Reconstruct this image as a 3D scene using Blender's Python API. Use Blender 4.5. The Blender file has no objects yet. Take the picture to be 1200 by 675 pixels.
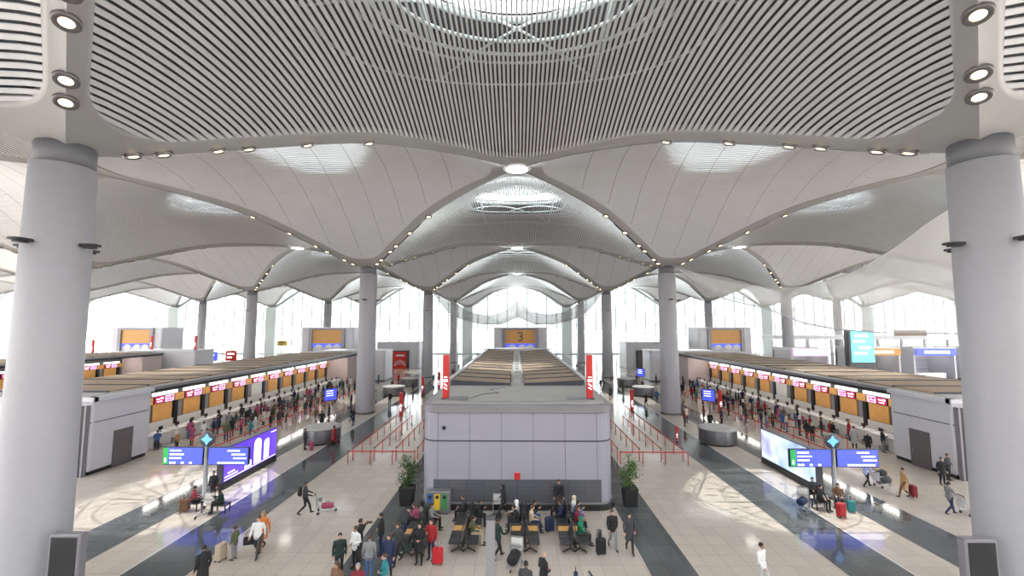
import bpy, bmesh, math, random
from mathutils import Vector, Matrix
R = math.radians
PI = math.pi
SC = bpy.context.scene
COL = SC.collection
rnd = random.Random(7)

# ------------------------------------------------------------------ camera
H = 10.2
PITCH = R(4.94)
FPX = 515.0
cam_d = bpy.data.cameras.new('camera')
cam = bpy.data.objects.new('camera', cam_d)
COL.objects.link(cam)
cam.location = (0, 0, H)
cam.rotation_euler = (R(90) + PITCH, 0, math.atan(6 / FPX))
cam_d.sensor_width = 36
cam_d.lens = 36 * FPX / 1200
cam_d.clip_end = 2000
SC.camera = cam
SC.view_settings.view_transform = 'Standard'
SC.view_settings.look = 'None'
SC.view_settings.gamma = 1
SC.view_settings.use_curve_mapping = False
SC.view_settings.exposure = 0.6
SKY_LOW, SKY_HIGH = 1.55, 10.5

# ------------------------------------------------------------------ helpers
class MB:
    """collects verts and faces; build() links them as ONE mesh object"""
    def __init__(s):
        s.v = []; s.f = []; s.m = []; s.sm = []
    def add(s, vs, fs, mi=0, smooth=False):
        o = len(s.v)
        s.v.extend([tuple(p) for p in vs])
        for f in fs:
            s.f.append(tuple(i + o for i in f)); s.m.append(mi); s.sm.append(smooth)
        return s
    def box(s, x0, x1, y0, y1, z0, z1, mi=0, M=None):
        p = [(x0,y0,z0),(x1,y0,z0),(x1,y1,z0),(x0,y1,z0),(x0,y0,z1),(x1,y0,z1),(x1,y1,z1),(x0,y1,z1)]
        if M is not None: p = [tuple(M @ Vector(q)) for q in p]
        return s.add(p, [(3,2,1,0),(4,5,6,7),(0,1,5,4),(1,2,6,5),(2,3,7,6),(3,0,4,7)], mi)
    def rbox(s, x0, x1, y0, y1, z0, z1, r, mi=0, n=3, M=None):
        """box with rounded vertical edges and a small top chamfer"""
        o = rrect(x0, x1, y0, y1, r, n)
        c = min(r * .4, (z1 - z0) * .2, .06)
        i = rrect(x0 + c, x1 - c, y0 + c, y1 - c, max(r - c, .001), n)
        L = len(o)
        vs = [(x, y, z0) for x, y in i] + [(x, y, z0 + c) for x, y in o] + [(x, y, z1 - c) for x, y in o] + [(x, y, z1) for x, y in i]
        if M is not None: vs = [tuple(M @ Vector(q)) for q in vs]
        fs = [tuple(range(L))[::-1], tuple(range(3*L, 4*L))]
        for k in range(3):
            for j in range(L):
                a, b = k*L + j, k*L + (j+1) % L
                fs.append((a, b, b + L, a + L))
        return s.add(vs, fs, mi)
    def lathe(s, prof, n=24, c=(0,0,0), mi=0, smooth=True, M=None, cap=True):
        vs = []
        for r_, z in prof:
            for k in range(n):
                a = 2*PI*k/n
                vs.append((c[0] + r_*math.cos(a), c[1] + r_*math.sin(a), c[2] + z))
        if M is not None: vs = [tuple(M @ Vector(q)) for q in vs]
        fs = []
        for i in range(len(prof) - 1):
            for k in range(n):
                a, b = i*n + k, i*n + (k+1) % n
                fs.append((a, b, b + n, a + n))
        s.add(vs, fs, mi, smooth)
        o = len(s.v) - len(vs)
        if not cap: return s
        if prof[0][0] > 1e-4: s.f.append(tuple(o + k for k in range(n))[::-1]); s.m.append(mi); s.sm.append(False)
        if prof[-1][0] > 1e-4: s.f.append(tuple(o + (len(prof)-1)*n + k for k in range(n))); s.m.append(mi); s.sm.append(False)
        return s
    def tube(s, pts, rad, n=8, mi=0, smooth=True, squash=None):
        """tube through pts; rad number or list (number or (rx, ry))"""
        pts = [Vector(p) for p in pts]
        N = len(pts)
        rads = rad if isinstance(rad, (list, tuple)) else [rad]*N
        t0 = (pts[1] - pts[0]).normalized()
        up = Vector((0,0,1)) if abs(t0.z) < .9 else Vector((0,1,0))
        vs = []
        nx = up.cross(t0).normalized()
        for i in range(N):
            t = (pts[min(i+1, N-1)] - pts[max(i-1, 0)]).normalized()
            nx = (nx - t * nx.dot(t)).normalized()
            ny = t.cross(nx)
            r_ = rads[i]
            rx, ry = r_ if isinstance(r_, (list, tuple)) else (r_, r_)
            for k in range(n):
                a = 2*PI*k/n
                vs.append(tuple(pts[i] + nx*math.cos(a)*rx + ny*math.sin(a)*ry))
        fs = [tuple(range(n))[::-1], tuple(range((N-1)*n, N*n))]
        for i in range(N-1):
            for k in range(n):
                a, b = i*n + k, i*n + (k+1) % n
                fs.append((a, b, b + n, a + n))
        return s.add(vs, fs, mi, smooth)
    def bar(s, a, b, w, h=None, mi=0):
        """square bar from a to b"""
        h = h or w
        a, b = Vector(a), Vector(b)
        t = (b - a).normalized()
        up = Vector((0,0,1)) if abs(t.z) < .95 else Vector((0,1,0))
        nx = t.cross(up).normalized(); ny = nx.cross(t)
        vs = []
        for p in (a, b):
            for sx, sy in ((-1,-1),(1,-1),(1,1),(-1,1)):
                vs.append(tuple(p + nx*sx*w/2 + ny*sy*h/2))
        return s.add(vs, [(3,2,1,0),(4,5,6,7),(0,1,5,4),(1,2,6,5),(2,3,7,6),(3,0,4,7)], mi)
    def ell(s, c, r, nu=12, nv=8, mi=0, M=None):
        vs = []
        for j in range(nv + 1):
            t = PI*j/nv
            for k in range(nu):
                a = 2*PI*k/nu
                vs.append((r[0]*math.sin(t)*math.cos(a), r[1]*math.sin(t)*math.sin(a), r[2]*math.cos(t)))
        if M is not None: vs = [tuple(M @ Vector(q)) for q in vs]
        vs = [(x+c[0], y+c[1], z+c[2]) for x, y, z in vs]
        fs = []
        for j in range(nv):
            for k in range(nu):
                a, b = j*nu + k, j*nu + (k+1) % nu
                fs.append((a, a + nu, b + nu, b))
        return s.add(vs, fs, mi, True)
    def prism(s, poly, z0, z1, mi=0):
        n = len(poly)
        vs = [(x, y, z0) for x, y in poly] + [(x, y, z1) for x, y in poly]
        fs = [tuple(range(n))[::-1], tuple(range(n, 2*n))]
        for k in range(n):
            fs.append((k, (k+1) % n, n + (k+1) % n, n + k))
        return s.add(vs, fs, mi)
    def xform(s, M):
        s.v = [tuple(M @ Vector(p)) for p in s.v]; return s
    def mesh(s, name, mats):
        me = bpy.data.meshes.new(name)
        me.from_pydata(s.v, [], s.f)
        me.polygons.foreach_set('material_index', s.m)
        me.polygons.foreach_set('use_smooth', s.sm)
        for m in (mats if isinstance(mats, (list, tuple)) else [mats]): me.materials.append(m)
        me.update()
        return me
    def build(s, name, mats, parent=None, loc=None, rotz=0):
        o = bpy.data.objects.new(name, s.mesh(name, mats))
        COL.objects.link(o)
        if parent is not None: o.parent = parent
        if loc is not None: o.location = loc
        if rotz: o.rotation_euler = (0, 0, rotz)
        return o

def rrect(x0, x1, y0, y1, r, n=3):
    out = []
    for cx, cy, a0 in ((x1-r, y0+r, -90), (x1-r, y1-r, 0), (x0+r, y1-r, 90), (x0+r, y0+r, 180)):
        for k in range(n+1):
            a = R(a0 + 90*k/n)
            out.append((cx + r*math.cos(a), cy + r*math.sin(a)))
    return out

def tag(o, label=None, cat=None, group=None, kind=None):
    if label: o['label'] = label
    if cat: o['category'] = cat
    if group: o['group'] = group
    if kind: o['kind'] = kind
    return o

def empty(name, loc=(0,0,0), rz=0, label=None, cat=None, group=None):
    o = bpy.data.objects.new(name, None); COL.objects.link(o)
    o.location = loc; o.rotation_euler = (0, 0, rz)
    o.empty_display_size = .2
    return tag(o, label, cat, group)

KIDS = {}
def kids(o):
    return [c for c in COL.objects if c.parent is o]

class Proto:
    """a thing with parts, remembered as a list so that copies need no search"""
    def __init__(s, root): 
        s.root = root; s.used = False
        s.kids = [(c, [g for g in kids(c)]) for c in kids(root)]
    def put(s, loc, rz=0, label=None, group=None, cat=None, scale=None):
        if not s.used:
            s.used = True; r_ = s.root; ks = s.kids
        else:
            r_ = s.root.copy(); COL.objects.link(r_)
            ks = []
            for c, gs in s.kids:
                d = c.copy(); COL.objects.link(d); d.parent = r_
                ng = []
                for g in gs:
                    e = g.copy(); COL.objects.link(e); e.parent = d; ng.append(e)
                ks.append((d, ng))
        r_.location = loc; r_.rotation_euler = (0, 0, rz)
        if scale: r_.scale = (scale,)*3 if not isinstance(scale, tuple) else scale
        tag(r_, label, cat, group)
        return r_, ks

ORD = ['first','second','third','fourth','fifth','sixth','seventh','eighth','ninth','tenth','eleventh','twelfth','thirteenth','fourteenth','fifteenth','sixteenth','seventeenth','eighteenth','nineteenth','twentieth','twenty-first','twenty-second','twenty-third','twenty-fourth','twenty-fifth','twenty-sixth','twenty-seventh','twenty-eighth','twenty-ninth','thirtieth']

# ------------------------------------------------------------------ materials
def mat(name, col, rough=.5, metal=0, emit=None, es=1, spec=.5, noise=0, nscale=20, alpha=None):
    m = bpy.data.materials.new(name); m.use_nodes = True
    nt = m.node_tree; b = nt.nodes['Principled BSDF']
    c = (col[0], col[1], col[2], 1)
    b.inputs['Base Color'].default_value = c
    b.inputs['Roughness'].default_value = rough
    b.inputs['Metallic'].default_value = metal
    b.inputs['Specular IOR Level'].default_value = spec
    if noise:
        tc = nt.nodes.new('ShaderNodeTexCoord'); n = nt.nodes.new('ShaderNodeTexNoise')
        n.inputs['Scale'].default_value = nscale; n.inputs['Detail'].default_value = 4
        nt.links.new(tc.outputs['Object'], n.inputs['Vector'])
        r_ = nt.nodes.new('ShaderNodeValToRGB')
        r_.color_ramp.elements[0].position = .3; r_.color_ramp.elements[1].position = .7
        r_.color_ramp.elements[0].color = tuple(max(0, x*(1-noise)) for x in col) + (1,)
        r_.color_ramp.elements[1].color = tuple(min(1, x*(1+noise)) for x in col) + (1,)
        nt.links.new(n.outputs['Fac'], r_.inputs['Fac'])
        nt.links.new(r_.outputs['Color'], b.inputs['Base Color'])
    if emit:
        b.inputs['Emission Color'].default_value = (emit[0], emit[1], emit[2], 1)
        b.inputs['Emission Strength'].default_value = es
    return m

def thin(name, col, rough, opacity, diffuse=False):
    """see-through sheet: transparent mixed with glossy (glass) or with diffuse + translucent (net)"""
    m = bpy.data.materials.new(name); m.use_nodes = True
    nt = m.node_tree; N = nt.nodes
    for n in list(N): N.remove(n)
    out = N.new('ShaderNodeOutputMaterial'); tr = N.new('ShaderNodeBsdfTransparent'); mx = N.new('ShaderNodeMixShader')
    if diffuse:
        d = N.new('ShaderNodeBsdfDiffuse'); t = N.new('ShaderNodeBsdfTranslucent'); a = N.new('ShaderNodeMixShader')
        d.inputs['Color'].default_value = (*col, 1); t.inputs['Color'].default_value = (*col, 1)
        a.inputs[0].default_value = .5
        nt.links.new(d.outputs[0], a.inputs[1]); nt.links.new(t.outputs[0], a.inputs[2])
        s_ = a.outputs[0]
        mx.inputs[0].default_value = opacity
    else:
        g = N.new('ShaderNodeBsdfGlossy'); g.inputs['Roughness'].default_value = rough; g.inputs['Color'].default_value = (*col, 1)
        s_ = g.outputs[0]
        f = N.new('ShaderNodeFresnel'); f.inputs['IOR'].default_value = 1.4
        ma = N.new('ShaderNodeMath'); ma.operation = 'MULTIPLY'; ma.inputs[1].default_value = opacity
        nt.links.new(f.outputs[0], ma.inputs[0]); nt.links.new(ma.outputs[0], mx.inputs[0])
        tr.inputs['Color'].default_value = (.96, .985, .98, 1)
    nt.links.new(tr.outputs[0], mx.inputs[1]); nt.links.new(s_, mx.inputs[2]); nt.links.new(mx.outputs[0], out.inputs[0])
    return m

M_slat = mat('slat_white_paint', (.49,.495,.51), .32, noise=.03, nscale=.6)
M_rib = mat('rib_grey_panel', (.29,.285,.28), .35, noise=.03, nscale=1)
M_cavity = mat('roof_cavity_dark', (.10,.105,.11), .8, noise=.2, nscale=2)
M_truss = mat('truss_pale_steel', (.55,.60,.60), .4)
M_dark = mat('dark_channel', (.03,.03,.032), .5)
M_col = mat('column_plaster', (.40,.395,.42), .55, noise=.02, nscale=3)
M_collar = mat('column_collar', (.15,.15,.16), .6)
M_black = mat('black_satin', (.015,.015,.017), .35)
M_white = mat('white_paint', (.72,.72,.73), .4)
M_glass = thin('window_glass', (1,1,1), .02, 1.0)
M_frame = mat('window_mullion', (.5,.56,.57), .4)
M_lamp = mat('lamp_warm', (.9,.8,.6), .3, emit=(1,.80,.48), es=2.2)
M_lamprim = mat('lamp_rim', (.16,.15,.15), .3, .6)
M_hub = mat('hub_lamp', (1,1,1), .3, emit=(1,.97,.9), es=6)

# ------------------------------------------------------------------ world and sun
w = bpy.data.worlds.new('world'); SC.world = w; w.use_nodes = True
bg = w.node_tree.nodes['Background']
# overcast sky: three times brighter overhead than at the horizon
_n = w.node_tree.nodes; _l = w.node_tree.links
_tc = _n.new('ShaderNodeTexCoord'); _sp = _n.new('ShaderNodeSeparateXYZ'); _l.new(_tc.outputs['Generated'], _sp.inputs[0])
_mr = _n.new('ShaderNodeMapRange'); _mr.inputs['From Min'].default_value = 0; _mr.inputs['From Max'].default_value = 1
_mr.inputs['To Min'].default_value = SKY_LOW; _mr.inputs['To Max'].default_value = SKY_HIGH
_l.new(_sp.outputs['Z'], _mr.inputs['Value']); _l.new(_mr.outputs[0], bg.inputs['Strength'])
bg.inputs['Color'].default_value = (.95, .98, 1, 1)
sd = bpy.data.lights.new('sun', 'SUN'); sd.energy = 6.5; sd.angle = R(.3); sd.color = (1,.97,.92)
sun = bpy.data.objects.new('sun', sd); COL.objects.link(sun)
sun.rotation_euler = Vector((-2.2, -7.6, -26)).to_track_quat('-Z', 'Y').to_euler()
sun.location = (0, 0, 120)

# ------------------------------------------------------------------ column grid and vaults
D = 36.0; X0 = 18.0; Y1 = 16.8
ZC, ZD = 16.9, 23.0
EP = [(0,16.9),(.1,17.7),(.25,19.1),(.5,21.3),(.75,22.45),(1,23.0)]
def edge_z(s):
    s = min(max(s, 0), 1)
    n = len(EP)
    for i in range(n-1):
        if s <= EP[i+1][0]:
            x0, a = EP[i]; x1, b = EP[i+1]
            m0 = (b-a)/(x1-x0) if i == 0 else (EP[i+1][1]-EP[i-1][1])/(EP[i+1][0]-EP[i-1][0])
            m1 = (b-a)/(x1-x0) if i+2 >= n else (EP[i+2][1]-EP[i][1])/(EP[i+2][0]-EP[i][0])
            if i+2 >= n: m1 = 1.5
            h = x1-x0; t = (s-x0)/h
            return (2*t**3-3*t*t+1)*a + (t**3-2*t*t+t)*h*m0 + (-2*t**3+3*t*t)*b + (t**3-t*t)*h*m1
def vault_z(x, y):
    """height of a vault over local x, y; columns at x = -18 and 18, hubs at y = -18 and 18"""
    u = min(max((x - y + 18)/36, 0), 1); v = min(max((x + y + 18)/36, 0), 1)
    z = (1-v)*edge_z(u) + v*edge_z(1-u) + (1-u)*edge_z(v) + u*edge_z(1-v)
    z -= ((1-u)*(1-v) + u*v)*ZC + ((1-u)*v + u*(1-v))*ZD
    return z + 3.2*(16*u*v*(1-u)*(1-v))**.85
HS = 18/math.sqrt(2); INS = .40; RC = 3.3
def sdf(x, y):
    p, q = abs(x+y)/math.sqrt(2), abs(x-y)/math.sqrt(2)
    h = HS - INS - RC
    a, b = max(p-h, 0), max(q-h, 0)
    return math.hypot(a, b) + min(max(p-h, q-h), 0) - RC
def outline(n=14, inset=0):
    """rounded outline of one vault with the matching points on its square edge"""
    s2 = math.sqrt(2); h = HS - INS - RC; r_ = RC - inset
    io, oo = [], []
    for qd in range(4):
        a0 = qd*90
        c = [(h,h),(-h,h),(-h,-h),(h,-h)][qd]
        for k in range(n+1):
            a = R(a0 + 90*k/n)
            io.append((c[0] + r_*math.cos(a), c[1] + r_*math.sin(a)))
            t = k/n
            e = h + RC
            cs = [(1,1),(-1,1),(-1,-1),(1,-1)][qd]
            # walk along the outer square corner
            if qd == 0: o = (HS, h + (HS-h)*min(1, 2*t)) if t <= .5 else (HS - (HS-h)*(2*t-1), HS)
            if qd == 1: o = (-h - (HS-h)*min(1, 2*t), HS) if t <= .5 else (-HS, HS - (HS-h)*(2*t-1))
            if qd == 2: o = (-HS, -h - (HS-h)*min(1, 2*t)) if t <= .5 else (-HS + (HS-h)*(2*t-1), -HS)
            if qd == 3: o = (h + (HS-h)*min(1, 2*t), -HS) if t <= .5 else (HS, -HS + (HS-h)*(2*t-1))
            oo.append(o)
        # straight side to the next corner
        nx = [(-h,h),(-h,-h),(h,-h),(h,h)][qd]; d = [(0,1),(-1,0),(0,-1),(1,0)][qd]
        for k in range(1, 16):
            t = k/16
            bx, by = c[0] + (nx[0]-c[0])*t, c[1] + (nx[1]-c[1])*t
            io.append((bx + d[0]*r_, by + d[1]*r_))
            oo.append((bx + d[0]*(HS-h), by + d[1]*(HS-h)))
    rot = lambda p: ((p[0]-p[1])/s2, (p[0]+p[1])/s2)
    return [rot(p) for p in io], [rot(p) for p in oo]

PITCHS = .25
def slats(wd, hh):
    mb = MB()
    for k in range(-71, 72):
        x = k*PITCHS
        if sdf(x, 0) >= -.02: continue
        lo, hi = 0, 18
        for _ in range(24):
            mid = (lo+hi)/2
            if sdf(x, mid) < 0: lo = mid
            else: hi = mid
        L = lo; ns = max(4, int(2*L/.8))
        vs = []
        for i in range(ns+1):
            y = -L + 2*L*i/ns
            z = vault_z(x, y)
            wq = min(wd, .05) if math.hypot(x, y) < 5.5 else wd
            tl = (vault_z(x-.1, y) - vault_z(x+.1, y))/.2*wq
            vs += [(x-wq, y, z+tl), (x+wq, y, z-tl), (x+wq, y, z-tl+hh), (x-wq, y, z+tl+hh)]
        fs = []
        for i in range(ns):
            a = 4*i
            fs += [(a, a+1, a+5, a+4)[::-1], (a+1, a+2, a+6, a+5)[::-1], (a+3, a, a+4, a+7)[::-1], (a+2, a+3, a+7, a+6)[::-1]]
        mb.add(vs, fs)
    return mb.mesh('slats', M_slat)
ME_slats = slats(.069, .04)
ME_slats_mid = slats(.090, .075)
ME_slats_deep = slats(.106, .105)

rib_mb = MB()
io, oo = outline(); ii, _ = outline(inset=.16)
L = len(io)
vs = [(x, y, vault_z(x, y) - .02) for x, y in io] + [(x, y, vault_z(x, y) - .02) for x, y in oo] \
   + [(x, y, vault_z(x, y) - .05) for x, y in ii] + [(x, y, vault_z(x, y) + .35) for x, y in ii]
fs = []
for k in range(L):
    j = (k+1) % L
    fs += [(k, j, L+j, L+k), (2*L+k, 2*L+j, j, k), (3*L+k, 3*L+j, 2*L+j, 2*L+k)]
rib_mb.add(vs, fs, 0, True)
ME_rib = rib_mb.mesh('rib_border', M_rib)

# thin dark joint along the four edges, widening to a dark channel near the columns
def joint(wide, far=False):
  jm = MB()
  for sx in (-1, 1):
      for sy in ((1,) if far else (-1, 1)):
          N = 28; vs = []
          for i in range(N+1):
              s_ = .055 + .925*i/N
              x, y = sx*18*(1-s_), sy*18*s_
              wd = .05 if s_ > .42 or not wide else .2
              n_ = Vector((-sx, -sy, 0)).normalized()   # inwards
              z = edge_z(s_) - .05
              vs += [(x, y, z), (x + n_.x*wd, y + n_.y*wd, z)]
          jm.add(vs, [(2*i, 2*i+1, 2*i+3, 2*i+2) for i in range(N)])
  return jm.mesh('dark_joint', M_dark)
ME_joint = joint(True); ME_joint_thin = joint(False, True)
def seams():
    mb = MB()
    for q in range(-5, 6):
        y = 3.0*q
        lo = max(0, 18 - abs(y) - 1.2)
        if lo < 2: continue
        vs = []; N = 24
        for i in range(N+1):
            x = -lo + 2*lo*i/N
            if sdf(x, y) > -.1: continue
            z = vault_z(x, y) - .012
            vs += [(x, y-.025, z), (x, y+.025, z)]
        mb.add(vs, [(2*i, 2*i+1, 2*i+3, 2*i+2) for i in range(len(vs)//2-1)])
    return mb.mesh('panel_seams', M_seam)
M_seam = mat('panel_seam', (.22,.22,.22), .6)
ME_seams = seams()

SKR = 5.7
roof = MB()
# roof shell: grid rings from the skylight hole to the square edge
vs = []; NR = 12; NA = 64
for i in range(NR+1):
    for k in range(NA):
        a = 2*PI*k/NA
        ca, sa = math.cos(a), math.sin(a)
        rmax = 18/(abs(ca)+abs(sa))
        r_ = SKR + (rmax - SKR)*i/NR
        x, y = r_*ca, r_*sa
        e = max(0, 1-(abs(x)+abs(y))/18)
        vs.append((x, y, vault_z(x, y) + .35 + 1.6*min(1, e*5)))
fs = []
for i in range(NR):
    for k in range(NA):
        a, b = i*NA + k, i*NA + (k+1) % NA
        fs.append((a, b, b+NA, a+NA))
roof.add(vs, fs, 0, True)
ME_roof = roof.mesh('roof_shell', M_cavity)

tr = MB()
def ring(r_, dz, rad, n=48):
    p = [(r_*math.cos(2*PI*k/n), r_*math.sin(2*PI*k/n), vault_z(r_*math.cos(2*PI*k/n), r_*math.sin(2*PI*k/n)) + dz) for k in range(n+1)]
    tr.tube(p, rad, 5)
ring(5.75, 1.6, .2); ring(5.9, .5, .10); ring(6.7, .45, .10); ring(7.3, .45, .08); ring(9.0, .5, .07)
for j in range(6):
    for o_ in (2,):
        a, b = j*PI/3, (j+o_)*PI/3
        pa = (9*math.cos(a), 9*math.sin(a)); pb = (9*math.cos(b), 9*math.sin(b))
        p = []
        for k in range(13):
            t = k/12; x = pa[0]+(pb[0]-pa[0])*t; y = pa[1]+(pb[1]-pa[1])*t
            p.append((x, y, vault_z(x, y) + .6))
        tr.tube(p, .07, 5)
ME_truss = tr.mesh('truss_rings', M_truss)

sk = MB()
for j in range(12):
    a = j*PI/12
    z = vault_z(0,0) + 1.95
    sk.bar((-SKR*math.cos(a), -SKR*math.sin(a), z), (SKR*math.cos(a), SKR*math.sin(a), z+.01), .07, .16)
for r_ in (1.7, 3.4, 4.98):
    sk.tube([(r_*math.cos(2*PI*k/36), r_*math.sin(2*PI*k/36), vault_z(0,0)+1.95) for k in range(37)], .06, 5)
ME_skybars = sk.mesh('skylight_bars', M_frame)
gp = MB().lathe([(0.001, .22), (2.5, .17), (SKR+.1, 0)], 48, (0,0,vault_z(0,0)+2.0))
ME_skyglass = gp.mesh('skylight_pane', M_glass)

def add_part(name, me, parent):
    o = bpy.data.objects.new(name, me); COL.objects.link(o); o.parent = parent; return o

def vault(cx, cy, turn, label):
    r_ = bpy.data.objects.new('ceiling', None); COL.objects.link(r_)
    r_.location = (cx, cy, 0); r_.rotation_euler = (0, 0, PI/2 if turn else 0)
    tag(r_, label, 'ceiling', 'slatted ceiling vaults', 'structure')
    for n, me in (('slats', ME_slats_deep if turn and cy > 20 else ME_slats_mid if cy > 20 else ME_slats), ('rib_border', ME_rib), ('dark_joint', ME_joint if cy > 40 else ME_joint_thin), ('roof_shell', ME_roof), ('truss_rings', ME_truss), ('skylight_frame', ME_skybars), ('skylight_pane', ME_skyglass)):
        if n == 'dark_joint' and cy < 10: continue
        add_part(n, me, r_)
    if turn and cy > 20: add_part('panel_seams', ME_seams, r_)

ROWW = {0:'over the seating area', 1:'one bay beyond', 2:'two bays beyond', 3:'three bays beyond', 4:'four bays beyond'}
def side_word(x):
    n = int(round(abs(x)/18))
    if n == 0: return 'on the centre line'
    return f"{['','half a bay','one bay','one and a half bays','two bays','two and a half bays','three bays','three and a half bays','four bays','four and a half bays','five bays','five and a half bays','six bays'][n]} to the {'left' if x < 0 else 'right'}"
for j in range(5):
    for i in range(-5, 6):
        cx, cy = 36*i, Y1 + 36*j
        if abs(cx) <= 1.15*cy + 34:
            vault(cx, cy, False, f"white vault with lengthwise slats, {ROWW[j]}, {side_word(cx)}")
    for i in range(-6, 6):
        cx, cy = 18 + 36*i, Y1 - 18 + 36*j
        if abs(cx) <= 1.15*cy + 40:
            vault(cx, cy, True, f"white vault with crosswise slats, {ROWW[j]}, {side_word(cx)}")

# hub discs, lit from below
hub = empty('hub_downlight', (0,0,0), 0, 'x', 'ceiling light')
MB().lathe([(1.05,.12),(1.15,0),(1.0,-.06),(.9,-.06)], 32, cap=False).build('rim', M_white, hub)
MB().lathe([(.001,-.055),(.92,-.05),(.92,.02)], 32).build('diffuser', M_hub, hub)
hubp = Proto(hub)
for j in range(4):
    for i in range(-2, 3):
        x, y = 36*i, Y1 + 18 + 36*j
        if j == 0 and abs(i) == 2: continue
        hubp.put((x, y, ZD - .06), 0, f"round luminous disc {['over the near end of the hall','over the middle islands','beyond the middle islands','near the far glass wall'][j]}, {side_word(x)}", 'luminous hub discs')

# ------------------------------------------------------------------ columns
def column_parts():
    r_ = empty('pillar', (0,0,0))
    MB().lathe([(1.12,0),(1.12,.02),(1.09,4),(1.04,9),(.99,16.45)], 48).build('shaft', M_col, r_)
    MB().lathe([(.93,16.45),(.93,17.3)], 40).build('collar', M_collar, r_)
    MB().lathe([(1.16,0),(1.16,.18),(1.13,.2)], 40).build('base_ring', M_collar, r_)
    for a in (0, PI/2, PI, -PI/2):
        b = MB()
        b.rbox(.96, 1.62, -.26, .26, 13.3, 13.38, .2)
        b.rbox(1.1, 1.5, -.16, .16, 13.22, 13.3, .1)
        if a: b.xform(Matrix.Rotation(a, 4, 'Z'))
        o = b.build('uplight_bracket', M_dark, r_)
        e = MB().lathe([(.12,13.385),(.12,13.40)], 16, (1.2,0,0))
        if a: e.xform(Matrix.Rotation(a, 4, 'Z'))
        e.build('lamp_lens', M_lamp, o)
    return r_
colp = Proto(column_parts())
for j in range(4):
    for i in range(-4, 4):
        x, y = 18 + 36*i, Y1 + 36*j
        if abs(x) > 1.15*y + 20: continue
        o, _ = colp.put((x, y, 0), 0, f"pale round column with uplight brackets, {ORD[j]} row, {ORD[(abs(i) if i>=0 else -i-1)]} {'right' if x>0 else 'left'} of centre", 'round columns of the hall', 'column')
        o['kind'] = 'structure'

# ------------------------------------------------------------------ downlights along the ribs
dl = empty('downlight', (0,0,0), 0, 'x', 'downlight')
MB().lathe([(.36,.10),(.36,0),(.31,-.04),(.19,.0)], 24, cap=False).build('rim', M_lamprim, dl)
MB().lathe([(.001,.0),(.19,.0),(.19,.04)], 24).build('lens', M_lamp, dl)
dlp = Proto(dl)
for j in range(3):
    for i in range(-2, 2):
        if j == 0 and i in (-2, 1): continue
        cx, cy = 18+36*i, Y1+36*j
        for sx, sy in ((-1,-1),(1,-1),(-1,1),(1,1)):
            spots = (.13,.17,.26,.30) if (j == 0 and sy < 0) else (.08,.12,.2,.25,.36,.5)
            for q, s_ in enumerate(spots):
                x, y = cx + sx*18*s_, cy + sy*18*s_
                if y < 5: continue
                o, _ = dlp.put((x, y, edge_z(s_) - .06), 0,
                    f"{ORD[q]} small warm downlight up the {'near' if sy<0 else 'far'} {'left' if sx<0 else 'right'} rib from the {ORD[j]}-row {'inner' if i in (-1,0) else 'outer'} {'left' if cx<0 else 'right'} column",
                    'rib downlights')
                sl = (edge_z(s_+.02)-edge_z(s_-.02))/(.04*18*math.sqrt(2))
                ax = Vector((sy, -sx, 0)).normalized()
                o.rotation_mode = 'QUATERNION'
                o.rotation_quaternion = Matrix.Rotation(math.atan(sl), 3, ax).to_quaternion()
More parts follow.
